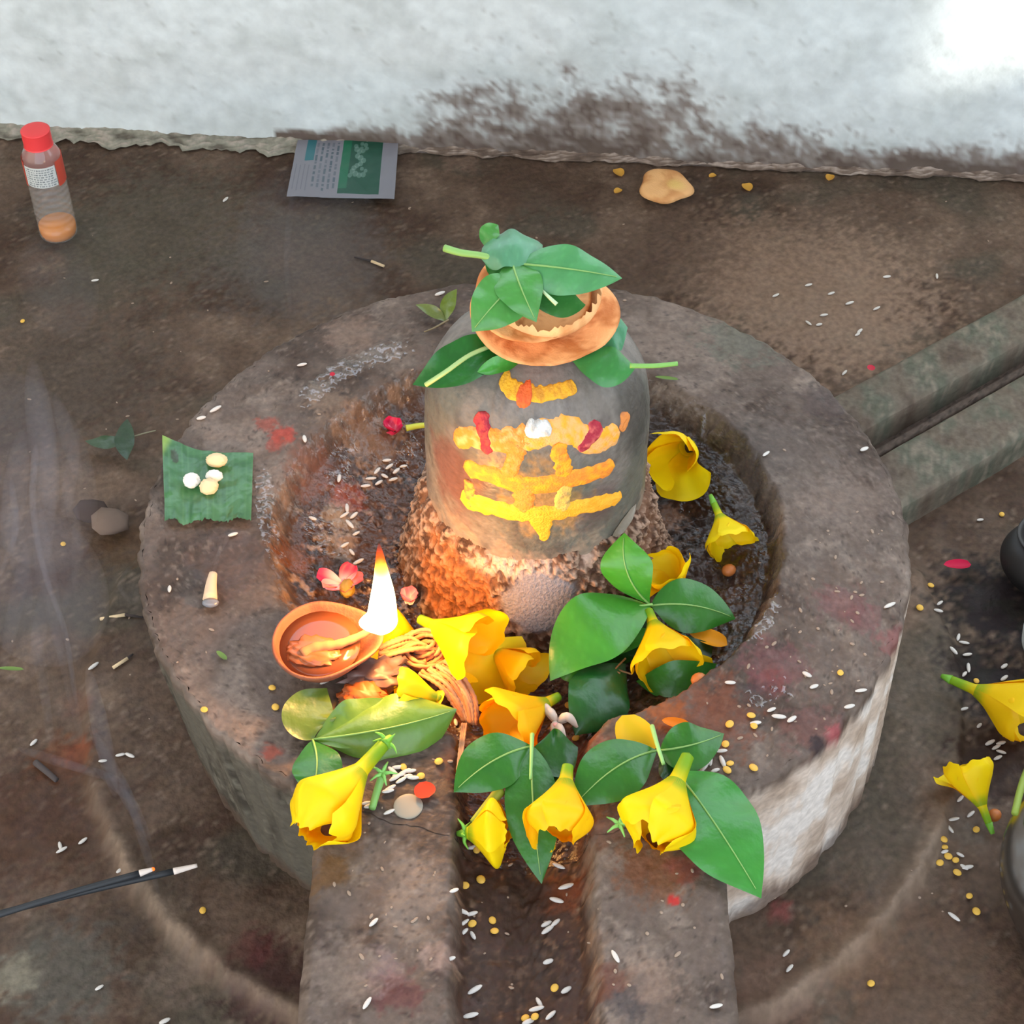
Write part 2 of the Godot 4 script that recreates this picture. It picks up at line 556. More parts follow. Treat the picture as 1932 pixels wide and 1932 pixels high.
# ---------------------------------------------------------------- setting
func build_setting() -> void:
	_o = Vector3.ZERO
	var pink := al(112, 70, 70)
	var red := al(140, 66, 52)
	# patches on the stone: coloured powder, turmeric, pale rubbed places
	var rs := [
		[Vector2(0.1636, 0.0238), 0.017, pink, 0.6], [Vector2(0.1729, 0.0346), 0.012, pink, 0.55], [Vector2(0.1857, 0.0485), 0.012, al(128, 70, 70), 0.6],
		[Vector2(0.1239, 0.0640), 0.021, pink, 0.6], [Vector2(0.1200, 0.0756), 0.012, al(116, 60, 60), 0.6], [Vector2(0.1400, 0.1049), 0.02, al(112, 76, 70), 0.6],
		[Vector2(0.1479, 0.1063), 0.006, al(150, 74, 76), 0.9], [Vector2(0.1403, 0.1137), 0.007, al(40, 34, 36), 0.85],
		[Vector2(-0.1472, -0.1117), 0.008, red, 0.75], [Vector2(-0.1359, -0.1030), 0.009, al(164, 62, 48), 0.85], [Vector2(-0.1396, -0.0944), 0.006, red, 0.8],
		[Vector2(0.0897, 0.0952), 0.03, al(112, 66, 46), 0.7], [Vector2(0.0678, 0.0952), 0.012, al(150, 84, 36), 0.7], [Vector2(0.1141, 0.0824), 0.012, al(48, 40, 40), 0.6],
		[Vector2(-0.1041, -0.1910), 0.02, al(128, 106, 92), 0.6], [Vector2(-0.1507, -0.0057), 0.03, al(92, 78, 74), 0.5],
		[Vector2(-0.0884, -0.1188), 0.022, al(126, 96, 74), 0.7], [Vector2(-0.1124, -0.1299), 0.016, al(140, 116, 96), 0.5], [Vector2(-0.1034, -0.0619), 0.012, al(170, 150, 128), 0.6],
		[Vector2(-0.1192, -0.0846), 0.02, al(120, 80, 66), 0.6], [Vector2(-0.0986, -0.0782), 0.012, al(150, 76, 60), 0.5],
		[Vector2(-0.1023, -0.0436), 0.012, al(160, 136, 116), 0.6], [Vector2(-0.1230, -0.0219), 0.014, al(112, 68, 44), 0.7], [Vector2(0.0817, -0.0704), 0.012, al(140, 108, 88), 0.7],
		[Vector2(0.0744, -0.0466), 0.014, al(140, 104, 80), 0.7], [Vector2(0.1211, -0.0894), 0.03, al(34, 28, 24), 0.6], [Vector2(0.0985, -0.0189), 0.03, al(66, 50, 42), 0.7],
		[Vector2(-0.0704, 0.0888), 0.02, al(150, 84, 44), 0.8], [Vector2(-0.0789, 0.0518), 0.016, al(128, 96, 86), 0.7], [Vector2(-0.0236, 0.1209), 0.02, al(96, 56, 36), 0.6],
		[Vector2(0.0230, 0.1022), 0.018, al(128, 72, 52), 0.7], [Vector2(0.0025, 0.0645), 0.02, al(74, 34, 22), 0.8], [Vector2(-0.0243, 0.0759), 0.016, al(104, 50, 30), 0.8],
		[Vector2(0.0589, 0.1817), 0.022, al(116, 72, 44), 0.7], [Vector2(0.0358, 0.1592), 0.016, al(110, 70, 46), 0.6], [Vector2(0.0650, 0.1982), 0.0035, al(190, 44, 40), 0.9], [Vector2(0.0708, 0.1817), 0.01, al(128, 66, 60), 0.6],
		[Vector2(0.0163, 0.1820), 0.014, al(130, 66, 36), 0.6], [Vector2(0.0394, 0.2445), 0.016, al(56, 50, 52), 0.7], [Vector2(0.0352, 0.2370), 0.01, al(104, 60, 42), 0.6],
		[Vector2(-0.0556, 0.2421), 0.014, al(92, 40, 42), 0.6], [Vector2(-0.0629, 0.2321), 0.012, al(140, 116, 112), 0.5], [Vector2(-0.0380, 0.2244), 0.01, al(164, 136, 124), 0.5],
		[Vector2(-0.0811, 0.2321), 0.02, al(128, 112, 100), 0.6], [Vector2(0.0534, 0.2370), 0.015, al(140, 116, 100), 0.5], [Vector2(-0.0892, 0.1845), 0.012, al(112, 80, 44), 0.6], [Vector2(-0.1220, 0.1172), 0.006, al(150, 66, 46), 0.7],
		[Vector2(0.1460, -0.0902), 0.04, al(108, 96, 88), 0.5], [Vector2(0.1311, -0.1860), 0.03, al(96, 96, 84), 0.7], [Vector2(0.1748, -0.1299), 0.02, al(70, 58, 56), 0.6], [Vector2(0.1761, -0.0487), 0.03, al(124, 108, 98), 0.5],
		[Vector2(-0.0132, 0.1431), 0.018, al(80, 52, 36), 0.7], [Vector2(-0.0081, 0.1824), 0.03, al(62, 44, 34), 0.8], [Vector2(-0.0057, 0.2222), 0.035, al(66, 48, 38), 0.8], [Vector2(0.0044, 0.1535), 0.02, al(60, 36, 24), 0.8],
	]
	rim_splats = rs
	floor_splats = [
		[Vector2(0.2215, -0.3748), 0.11, al(140, 116, 98), 0.75], [Vector2(0.1726, -0.4247), 0.08, al(124, 101, 84), 0.65], [Vector2(0.1062, -0.4376), 0.06, al(84, 66, 54), 0.6],
		[Vector2(-0.2752, -0.4640), 0.1, al(84, 78, 66), 0.7], [Vector2(-0.1669, -0.4247), 0.09, al(88, 80, 74), 0.6], [Vector2(0.0075, -0.5261), 0.06, al(80, 62, 50), 0.7], [Vector2(-0.0472, -0.5551), 0.02, al(120, 98, 84), 0.6],
		[Vector2(0.2911, -0.0845), 0.05, al(22, 16, 14), 0.95], [Vector2(0.2627, -0.0349), 0.024, al(34, 24, 20), 0.9], [Vector2(0.2783, -0.0191), 0.034, al(28, 20, 17), 0.95], [Vector2(0.2649, 0.0337), 0.035, al(44, 28, 20), 0.9], [Vector2(0.2416, 0.0793), 0.014, al(112, 104, 96), 0.6],
		[Vector2(-0.2617, 0.0300), 0.02, al(112, 70, 44), 0.75], [Vector2(-0.2534, 0.0264), 0.014, al(122, 62, 38), 0.7], [Vector2(-0.2593, -0.0074), 0.012, al(104, 74, 60), 0.6], [Vector2(-0.2489, -0.1376), 0.03, al(84, 62, 42), 0.7],
		[Vector2(-0.2095, 0.1347), 0.05, al(66, 48, 36), 0.6], [Vector2(-0.2343, 0.1652), 0.035, al(88, 86, 78), 0.7], [Vector2(-0.2626, 0.1652), 0.016, al(128, 122, 106), 0.85], [Vector2(-0.1315, 0.1712), 0.03, al(62, 38, 36), 0.8], [Vector2(-0.1387, 0.1532), 0.016, al(84, 40, 38), 0.6],
		[Vector2(-0.2690, 0.0691), 0.06, al(74, 48, 34), 0.6], [Vector2(0.2006, 0.1712), 0.07, al(104, 80, 64), 0.6], [Vector2(0.1656, 0.1532), 0.03, al(112, 86, 66), 0.6], [Vector2(0.1832, 0.1060), 0.03, al(92, 78, 66), 0.5], [Vector2(0.1326, 0.1316), 0.008, al(140, 78, 74), 0.6],
		[Vector2(0.1221, 0.1800), 0.03, al(110, 84, 70), 0.6], [Vector2(-0.1778, 0.1652), 0.02, al(104, 90, 78), 0.7], [Vector2(-0.3244, -0.2936), 0.1, al(82, 72, 62), 0.6],
	]
	# the floor: a fine grid where the picture looks, wide plain slabs around it
	var x0 := -0.62
	var x1 := 0.56
	var z0 := -0.64
	var z1 := 0.42
	var fl := struct("floor", grid(420, 380, func(u: float, v: float) -> Vector3:
		var x := lerpf(x0, x1, u)
		var z := lerpf(z0, z1, v)
		_c = floor_color(x, z)
		return Vector3(x, floor_y(x, z), z)), M.floor)
	fl.set_meta("label", "dark brown stained cement floor around the basin")
	var slab := SurfaceTool.new()
	for b in [[Vector3(-3, -0.1, -0.7), Vector3(4, -0.012, 4)]]:
		box(slab, b[0], b[1])
	struct("floor_slab", slab.commit(), plain(srgb(98, 84, 72), 0.85))
	# back wall, a little turned, rough and whitewashed; dirt has splashed up along its foot
	var wa := Vector3(-0.85, 0, -0.594 - 0.427 * 0.0831)
	var wd := Vector3(1.0, 0, 0.0831).normalized()
	var wn := Vector3(-0.0831, 0, 1.0).normalized()
	wa = Vector3(-0.4229, 0, -0.594) - wd * 0.5
	var wall := struct("wall_back", grid(440, 130, func(u: float, v: float) -> Vector3:
		var s := u * 1.45
		var y := -0.02 + v * 0.42
		var p := wa + wd * s
		var a := n_big.get_noise_2d(s, y * 1.5)
		var b := n_mid.get_noise_2d(s * 0.7 + y * 0.35, y * 0.8 + 3.0)
		var f := n_fine.get_noise_2d(s * 0.6, y * 0.6)
		_c = al(217, 225, 225, 1.0).lerp(al(205, 213, 212, 1.0), sm(-0.1, 0.5, a + 0.3 * b))
		_c = _c.lerp(al(150, 152, 146, 1.0), 0.35 * sm(0.42, 0.7, f * 0.5 + b * 0.8))
		# splashed earth: grainy, deepest behind the basin, thin to the sides
		var reach := 0.058 * exp(-pow((p.x - 0.04) / 0.13, 2.0)) + 0.024 * sm(-0.16, 0.0, p.x)
		var splash := (y - 0.008) / maxf(reach, 0.001) + 0.7 * b + 0.45 * f + 0.5 * a
		if reach > 0.002:
			_c = _c.lerp(al(104, 88, 78), 0.85 * (1.0 - sm(0.15, 1.0, splash)))
			_c = _c.lerp(al(78, 64, 55), 0.7 * (1.0 - sm(0.0, 0.5, splash + 0.3)))
		return p + wn * (0.0006 * b + 0.0002 * f + 0.0015 * a) + Vector3(0, y, 0), true), M.wall)
	wall.set_meta("label", "whitewashed plaster wall splashed with brown dirt along its foot")
	# plaster rubble skirting where wall meets floor
	struct("baseboard_back", grid(360, 14, func(u: float, v: float) -> Vector3:
		var s := u * 1.4
		var p := wa + wd * s
		var b := n_mid.get_noise_2d(s * 0.6 + 3.0, v * 0.02)
		var f := n_fine.get_noise_2d(s * 0.5, v * 0.02)
		var left := 1.0 - sm(-0.2, -0.05, p.x)
		var h := (0.0030 + 0.0005 * left) * (1.0 + 0.9 * b)
		var w := (0.0055 + 0.0085 * left) * (1.0 + 1.1 * n_mid.get_noise_2d(s * 0.6 + 3.0, 0.5))
		_c = al(112, 96, 84).lerp(al(136, 134, 120), left).lerp(al(176, 162, 150), 0.7 * sm(0.1, 0.5, f + b))
		_c = _c.lerp(al(70, 58, 50), 0.7 * sm(0.05, 0.5, -b))
		return p + wn * (w * v - 0.002) + Vector3(0, h * pow(1.0 - v, 1.5) - 0.004 * v + 0.0015 * f, 0), true), M.floor)
	# unseen room, shaped to steer the light: low wall above, side walls, ceiling; open towards the front and the right
	var up := SurfaceTool.new()
	var basis := Basis(wd, Vector3.UP, wn)
	boxt(up, Vector3(-1.4, 0.4, -0.2), Vector3(2.4, 0.62, -0.004), Transform3D(basis, wa))
	boxt(up, Vector3(-1.4, -0.05, -0.2), Vector3(2.4, 0.4, -0.006), Transform3D(basis, wa))
	struct("wall_back_upper", up.commit(), plain(srgb(226, 231, 231), 0.9))
	var lw := SurfaceTool.new()
	box(lw, Vector3(-1.5, -0.05, -0.9), Vector3(-1.3, 2.4, 1.4))
	struct("wall_left", lw.commit(), plain(srgb(176, 170, 160), 0.9))
	var rw := SurfaceTool.new()  # added wall: keeps sun off the scene, its window throws the corner patch
	box(rw, Vector3(1.2, -0.05, -0.7), Vector3(1.32, 0.515, 1.25))
	box(rw, Vector3(1.2, 1.9, -0.7), Vector3(1.32, 2.4, 1.25))
	box(rw, Vector3(1.2, 0.515, 0.06), Vector3(1.32, 1.9, 1.25))
	struct("added_wall_right", rw.commit(), plain(srgb(214, 214, 208), 0.9))
	var cl := SurfaceTool.new()
	box(cl, Vector3(-1.5, 2.3, -0.9), Vector3(1.32, 2.4, 1.7))
	struct("ceiling", cl.commit(), plain(srgb(200, 200, 196), 0.9))
	# drain channel in the floor at the right, running off to the right and back
	var d0 := Vector3(0.2186, 0, -0.2551)
	var along := Vector3(0.1388, 0, -0.1011).normalized()
	var across := Vector3(0.0255, 0, 0.1065)
	var ch := thing("drain_channel", "low grey stone drain channel with a dark groove running back from the basin", "channel", d0 + across * 0.5 + along * 0.1)
	var chan := func(w0: float, w1: float, h0: float, h1: float, pale: float) -> Callable:
		return func(u: float, v: float) -> Vector3:
			var s := -0.035 + u * 0.335
			# across the stone: up the outer face, over the top, down the inner face
			var prof := [[w0, -0.010], [w0 + 0.001, h0 - 0.001], [w0 + 0.003, h0], [(w0 + w1) * 0.5, (h0 + h1) * 0.5 + 0.0006], [w1 - 0.004, h1], [w1 - 0.001, h1 - 0.002], [w1, -0.012]]
			var k := v * 6.0
			var i := mini(int(k), 5)
			var q: float = k - i
			var w: float = lerpf(prof[i][0], prof[i + 1][0], q)
			var h: float = lerpf(prof[i][1], prof[i + 1][1], q)
			var p := d0 + along * s + Vector3(across.x, 0, across.z).normalized() * w
			var b := n_mid.get_noise_2d(p.x * 0.5, p.z * 0.5)
			var f := n_fine.get_noise_2d(p.x * 0.35, p.z * 0.35 + h)
			_c = al(104, 94, 82).lerp(al(88, 90, 77), sm(-0.1, 0.3, b)).lerp(al(136, 124, 110), pale * sm(0.3, 0.6, f + b))
			_c = _c.lerp(al(74, 60, 50), 0.7 * sm(0.15, 0.5, -b + 0.3 * f))
			return p + Vector3(0, h + 0.0005 * b + 0.0002 * f, 0)
	obj("kerb", grid(110, 24, chan.call(-0.002, 0.038, 0.017, 0.017, 0.6)), M.floor, ch)
	obj("kerb", grid(110, 24, chan.call(0.060, 0.108, 0.014, 0.016, 0.6)), M.floor, ch)
	obj("groove", grid(110, 32, func(u: float, v: float) -> Vector3:
		var p := d0 + along * (-0.035 + u * 0.335) + across.normalized() * lerpf(0.033, 0.066, v)
		var f := n_fine.get_noise_2d(p.x, p.z)
		var ridge := sm(0.34, 0.40, v) * (1.0 - sm(0.58, 0.64, v)) + 0.8 * sm(0.70, 0.76, v)      # a split ledge of mortar in the bottom
		_c = al(92, 80, 72).lerp(al(60, 50, 44), sm(0.0, 0.5, f))
		return p + Vector3(0, -0.0048 + 0.008 * ridge + 0.0006 * f, 0)), M.floor, ch)

func box(st: SurfaceTool, a: Vector3, b: Vector3) -> void:
	boxt(st, a, b, Transform3D())

func boxt(st: SurfaceTool, a: Vector3, b: Vector3, t: Transform3D) -> void:
	var m := BoxMesh.new()
	m.size = b - a
	st.append_from(m, 0, t * Transform3D(Basis(), (a + b) * 0.5))

# ---------------------------------------------------------------- stone basin with spout
func rim_edge(a: float) -> float:
	return RIM_R + 0.0022 * n_mid.get_noise_2d(sin(a) * 0.3, cos(a) * 0.3) + 0.0012 * n_fine.get_noise_2d(sin(a) * 0.2, cos(a) * 0.2) * sm(0.2, -0.6, sin(a))

func build_basin() -> void:
	var o := thing("stone_basin", "round brown stone basin with a wide grooved spout towards the viewer", "basin", Vector3(0, 0, CZ))
	var top := func(u: float, v: float) -> Vector3:
		var a := u * TAU
		var r := lerpf(0.062, rim_edge(a) - 0.003, v)
		var x := sin(a) * r
		var z := CZ + cos(a) * r
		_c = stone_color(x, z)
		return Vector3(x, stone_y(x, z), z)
	var in_bowl := func(p: Vector3) -> bool: return basin_depth(p.x, p.z) > 0.003
	var on_rim := func(p: Vector3) -> bool: return basin_depth(p.x, p.z) <= 0.003
	obj("rim", grid(640, 200, top, false, on_rim), M.rim, o)
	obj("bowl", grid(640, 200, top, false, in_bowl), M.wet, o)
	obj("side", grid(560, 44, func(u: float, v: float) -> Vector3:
		var a := u * TAU
		var e := rim_edge(a)
		var y: float
		var r: float
		if v < 0.12:
			var q := v / 0.12 * PI * 0.5
			r = e - 0.003 + 0.003 * sin(q)
			y = RIM_H - 0.003 * (1.0 - cos(q))
		else:
			var q := (v - 0.12) / 0.88
			y = lerpf(RIM_H - 0.003, -0.008, q)
			r = e - (0.014 - 0.017 * sm(-0.3, 0.8, sin(a))) * q
		var x := sin(a) * r
		var z := CZ + cos(a) * r
		if v < 0.12 and v > 0.0:
			y += 0.0011 * n_mid.get_noise_2d(x, z)
		if v == 0.0:
			y = stone_y(x, z)
		if z > 0.0 and absf(x) < 0.1:
			y = minf(y, stone_y(x, z) - 0.0012)
		var b := n_mid.get_noise_3d(x, y * 0.15, z)
		var f := n_fine.get_noise_3d(x, y * 0.3, z)
		r += (0.0007 * b + 0.0004 * f) * sm(0.05, 0.3, v)
		# cream paint at the front right, dark grey-green with paler streaks at the left
		var b2 := n_mid.get_noise_3d(x * 0.5 + y * 0.4, y * 0.45, z * 0.5)
		var cream := al(208, 191, 175).lerp(al(178, 158, 140), sm(-0.05, 0.4, b2 + 0.2 * b)).lerp(al(228, 220, 212), 0.8 * sm(0.0, 0.35, -b2 + 0.2 * f))
		var grey_green := al(92, 88, 78).lerp(al(62, 58, 51), sm(-0.1, 0.4, b)).lerp(al(128, 124, 110), 0.55 * sm(0.15, 0.5, f * 0.6 + 0.7 * b))
		_c = grey_green.lerp(cream, sm(0.2, 0.45, sin(a) + 0.15 * b))
		_c = _c.lerp(stone_color(x, z), sm(-0.012, 0.0, y - RIM_H + 0.004 * f + 0.006 * b + 0.002))
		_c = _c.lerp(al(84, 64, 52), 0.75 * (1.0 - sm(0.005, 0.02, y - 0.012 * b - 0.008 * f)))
		return Vector3(sin(a) * r, y, CZ + cos(a) * r)), M.rim, o)
	for a in [[[Vector2(-0.1301, -0.1230), Vector2(-0.1139, -0.1502), Vector2(-0.0902, -0.1692), Vector2(-0.0625, -0.1836)], 0.011, 0.4], [[Vector2(-0.1476, -0.0794), Vector2(-0.1418, -0.0568), Vector2(-0.1359, -0.0283), Vector2(-0.1236, 0.0001)], 0.008, 0.35], [[Vector2(-0.1150, -0.0642), Vector2(-0.1121, -0.0467), Vector2(-0.1016, -0.0321)], 0.013, 0.15], [[Vector2(0.1091, 0.0520), Vector2(0.1215, 0.0346), Vector2(0.1309, 0.0118)], 0.008, 0.1], [[Vector2(-0.0759, -0.1030), Vector2(-0.0657, -0.1184), Vector2(-0.0598, -0.1261)], 0.008, 0.1], [[Vector2(0.1057, 0.0888), Vector2(0.1167, 0.0824), Vector2(0.1331, 0.0756)], 0.010, -0.1], [[Vector2(-0.1004, -0.1228), Vector2(-0.1053, -0.0966), Vector2(-0.1011, -0.0703)], 0.012, -0.05]]:
		wet_film(o, a[0], a[1], a[2])
	# spout: top with the groove, and its two sides
	var xl := -0.0975
	var xr := 0.0895
	var stop := func(u: float, v: float) -> Vector3:
		var x := lerpf(xl, xr, u)
		var zs := CZ + sqrt(RIM_R * RIM_R - x * x) - 0.008
		var z := lerpf(zs, 0.32, v)
		x += 0.0012 * n_mid.get_noise_2d(x * 3.0, z) * (1.0 if (u == 0.0 or u == 1.0) else 0.0)
		_c = stone_color(x, z)
		var e := minf(u, 1.0 - u) * (xr - xl)
		return Vector3(x, stone_y(x, z) - 0.004 * pow(1.0 - clampf(e / 0.006, 0.0, 1.0), 2.0) - 0.0004 * (1.0 - sm(0.0, 0.1, v)), z)
	var sp := obj("spout", grid(150, 130, stop), M.rim, o)
	for s in 2:
		obj("spout_side", grid(80, 16, func(u: float, v: float) -> Vector3:
			var p: Vector3 = stop.call(float(s), u)
			var y := lerpf(p.y, -0.01, v)
			var b := n_mid.get_noise_2d(p.z, y * 0.5)
			var f := n_fine.get_noise_2d(p.z, y)
			_c = al(100, 82, 70).lerp(al(66, 52, 44), sm(-0.1, 0.3, b)).lerp(al(140, 124, 110), 0.6 * sm(0.2, 0.45, f))
			return Vector3(p.x + (0.002 * b + 0.0006 * f) * sm(0.0, 0.2, v), y, p.z), s == 0), M.rim, sp)

func wet_film(parent: Node, pts: Array, w: float, share: float) -> void:
	# film of water lying in the hollows along a path; where the stone stands out it is bare
	var cp := []
	for p in pts:
		cp.append(Vector3(p.x, 0, p.y))
	var cur := curve(cp, 120)
	obj("water_film", grid(26, 120, func(u: float, v: float) -> Vector3:
		var i := int(round(v * 120.0))
		var c: Vector3 = cur[i]
		var d: Vector3 = (cur[mini(i + 1, 120)] - cur[maxi(i - 1, 0)]).normalized()
		var s := u * 2.0 - 1.0
		var p := c + Vector3(-d.z, 0, d.x) * s * w
		var n := n_fine.get_noise_2d(p.x * 0.8 + 3.0, p.z * 0.8) + 0.6 * n_mid.get_noise_2d(p.x * 2.0, p.z * 2.0 + 4.0)
		_c = stone_color(p.x, p.z) * 0.8
		_c.a = 1.0
		return Vector3(p.x, stone_y(p.x, p.z) + 0.0010 * (n + share) - 0.002 * pow(absf(s), 4.0) - 0.002 * pow(absf(v * 2.0 - 1.0), 8.0), p.z)), M.film, parent)

# ---------------------------------------------------------------- the upright stone
func on_shaft(a: float, y: float, lift: float) -> Vector3:
	var r := lingam_r(y)
	var sl := (lingam_r(y + 0.001) - lingam_r(y - 0.001)) / 0.002
	var n := Vector3(sin(a), clampf(-sl, 0.0, 6.0), cos(a)).normalized()
	return Vector3(LX + sin(a) * r, y, LZ + cos(a) * r) + n * lift

func stroke(parent: Node, pts: Array, w0: float, w1: float, col: Color, col2: Color, thick := 0.0009, called := "paste_stripe") -> void:
	# a smear of paste along [angle, height] points on the shaft, ragged at its edges
	var c2 := []
	for p in pts:
		c2.append(Vector3(p.x * 0.058, p.y, 0))
	var cur := curve(c2, 36)
	var d0: Vector3 = (cur[1] - cur[0]).normalized()
	var d1: Vector3 = (cur[-1] - cur[-2]).normalized()
	obj(called, grid(14, 44, func(u: float, v: float) -> Vector3:
		var s := u * 2.0 - 1.0
		var k := v * 44.0
		var c: Vector3
		var d: Vector3
		var half := lerpf(w0, w1, v)
		if k < 4.0:
			c = cur[0] - d0 * half * (1.0 - k / 4.0)
			d = d0
			half *= sqrt(maxf(0.0, 1.0 - pow(1.0 - k / 4.0, 2.0)))
		elif k > 40.0:
			c = cur[-1] + d1 * half * ((k - 40.0) / 4.0)
			d = d1
			half *= sqrt(maxf(0.0, 1.0 - pow((k - 40.0) / 4.0, 2.0)))
		else:
			var i := clampi(int(k - 4.0), 0, 35)
			c = cur[i].lerp(cur[i + 1], k - 4.0 - i)
			d = (cur[i + 1] - cur[i]).normalized()
		var n := Vector3(-d.y, d.x, 0)
		half *= 1.38 + 0.42 * n_fine.get_noise_2d(c.x * 0.7 + (7.0 if s > 0.0 else 0.0), c.y * 0.7) + 0.2 * n_mid.get_noise_2d(c.x, c.y + s)
		var q: Vector3 = c + n * half * s
		var b := n_fine.get_noise_2d(q.x * 0.8, q.y * 0.8 + 2.0)
		_c = col.lerp(col2, sm(-0.25, 0.5, b + 0.4 * n_mid.get_noise_2d(q.x, q.y)))
		var edge := 1.0 - pow(absf(s), 3.0)
		return on_shaft(q.x / 0.058, q.y, -0.0004 + 0.0007 * sm(1.0, 0.8, absf(s)) + thick * edge * (0.8 + 0.5 * b))), M.paste, parent)

func build_lingam() -> void:
	var o := thing("lingam_stone", "smooth grey upright stone painted with yellow paste stripes, standing in the basin", "lingam", Vector3(LX, 0.085, LZ))
	var prof := []
	for i in 46:
		prof.append(lerpf(0.11, 0.222, i / 45.0))
	for y in [0.227, 0.231, 0.2345, 0.238, 0.241, 0.2435, 0.246, 0.248, 0.2492, 0.25]:
		prof.append(y)
	var np := prof.size() - 1
	obj("shaft", grid(220, np, func(u: float, v: float) -> Vector3:
		var a := u * TAU - PI
		var y: float = prof[int(round(v * np))]
		var b := n_mid.get_noise_3d(sin(a) * 0.058, y, cos(a) * 0.058)
		var g := n_big.get_noise_3d(sin(a) * 0.1, y, cos(a) * 0.1)
		var f := n_fine.get_noise_3d(sin(a) * 0.058, y, cos(a) * 0.058)
		_c = al(124, 117, 109).lerp(al(104, 103, 94), sm(-0.1, 0.3, g + 0.3 * b)).lerp(al(88, 79, 74), 0.6 * sm(0.1, 0.5, b))
		# maroon tint over the left; shade on the right shoulder painted as a dark patch
		_c = _c.lerp(al(104, 62, 56), 0.75 * (1.0 - sm(0.3, 1.0, Vector2((a + 0.75) / 0.55, (y - 0.185) / 0.035).length() + 0.6 * b)))
		_c = _c.lerp(al(54, 52, 46), 0.7 * (1.0 - sm(0.4, 1.0, Vector2((a - 1.1) / 0.4, (y - 0.215) / 0.035).length() + 0.5 * b)))
		_c = _c.lerp(al(96, 64, 66), 0.6 * (1.0 - sm(0.3, 1.0, Vector2((a - 0.55) / 0.3, (y - 0.17) / 0.02).length() + 0.5 * b)))
		_c = _c.lerp(al(176, 132, 72), 0.7 * (1.0 - sm(0.2, 1.0, Vector2(a / 0.45, (y - 0.182) / 0.03).length() + 0.9 * b + 0.7 * f)))
		_c = _c.lerp(al(150, 130, 112), 0.8 * (1.0 - sm(0.15, 0.75, (y - 0.138) / 0.02 + 1.2 * b + 0.7 * f)))
		return on_shaft(a, y, 0.0005 * b + 0.0003 * f)), M.shaft, o)
	# crust of old offerings round its foot
	var patch := Vector2(0.0112, 0.1187)
	var och := Vector2(-0.7258, 0.1117)
	var pal := Vector2(-0.1008, 0.1378)
	obj("collar", grid(440, 90, func(u: float, v: float) -> Vector3:
		var a := u * TAU - PI
		var y := lerpf(0.08, 0.146, v)
		var x := sin(a) * 0.066
		var z := cos(a) * 0.066
		var b := n_mid.get_noise_3d(x * 1.3, y * 1.3, z * 1.3)
		var f := n_fine.get_noise_3d(x * 0.9, y * 0.9, z * 0.9)
		var r := collar_r(minf(y, 0.142)) + 0.0035 * b + 0.0028 * f
		if y > 0.14:
			r = minf(r, 0.0605 + 0.003 * b) - 0.006 * sm(0.14, 0.146, y - 0.004 * b)
		var smooth_ := 1.0 - sm(0.75, 1.0, Vector2((a - patch.x) / 0.34, (y - patch.y) / 0.02).length() + 0.3 * b)
		r = lerpf(r, collar_r(y) + 0.0008, smooth_)
		_c = al(112, 80, 60).lerp(al(70, 48, 36), sm(-0.1, 0.35, b)).lerp(al(176, 146, 124), 0.85 * sm(0.05, 0.35, f + 0.3 * b))
		_c = _c.lerp(al(168, 100, 50).lerp(al(112, 66, 38), sm(-0.1, 0.3, -f)), 0.8 * (1.0 - sm(0.5, 1.1, Vector2((a - och.x) / 0.5, (y - och.y) / 0.03).length() + 0.5 * b)))
		_c = _c.lerp(al(206, 176, 156).lerp(al(120, 92, 76), sm(-0.05, 0.3, -f + 0.3 * b)), 0.85 * (1.0 - sm(0.3, 1.0, Vector2((a - pal.x) / 0.75, (y - pal.y) / 0.010).length() + 0.8 * b + 0.5 * f)))
		_c = _c.lerp(al(146, 138, 139), 0.95 * smooth_)
		return Vector3(LX + sin(a) * r, y, LZ + cos(a) * r)), M.crust, o)
	var ye := al(246, 164, 36, 1.05)
	var og := al(232, 136, 48, 1.05)
	var pa := al(236, 172, 104, 1.05)
	var cr := al(150, 36, 52)
	stroke(o, [Vector2(-0.4940, 0.2413), Vector2(-0.3185, 0.2391), Vector2(-0.0391, 0.2387), Vector2(0.2758, 0.2390), Vector2(0.4537, 0.2395)], 0.0023, 0.0015, al(214, 158, 36), al(186, 128, 34), 0.0005)
	stroke(o, [Vector2(-0.2117, 0.2379), Vector2(-0.1252, 0.2382)], 0.0028, 0.0028, al(206, 92, 40), al(196, 80, 34), 0.0012, "paste_dot")
	stroke(o, [Vector2(-0.7491, 0.2107), Vector2(-0.5713, 0.2163), Vector2(-0.3402, 0.2188), Vector2(-0.1258, 0.2220)], 0.0042, 0.0048, og, pa)
	stroke(o, [Vector2(-0.0770, 0.2216), Vector2(0.1196, 0.2246), Vector2(0.3221, 0.2239), Vector2(0.5077, 0.2148), Vector2(0.7119, 0.2137)], 0.0045, 0.0048, pa, ye)
	stroke(o, [Vector2(-0.1901, 0.2154), Vector2(-0.2424, 0.2025)], 0.0035, 0.003, og, al(200, 140, 70))
	stroke(o, [Vector2(0.1839, 0.2166), Vector2(0.2217, 0.2035)], 0.0032, 0.0036, ye, og)
	stroke(o, [Vector2(-0.6117, 0.1964), Vector2(-0.3940, 0.1972), Vector2(-0.1355, 0.1953), Vector2(0.1354, 0.1961), Vector2(0.4193, 0.1974), Vector2(0.6395, 0.1962)], 0.0042, 0.0042, og, ye)
	stroke(o, [Vector2(-0.6349, 0.1856), Vector2(-0.6268, 0.1724)], 0.0026, 0.0026, al(220, 136, 50), al(170, 100, 50))
	stroke(o, [Vector2(-0.1122, 0.1927), Vector2(-0.1198, 0.1806)], 0.0044, 0.0036, al(226, 132, 56), og)
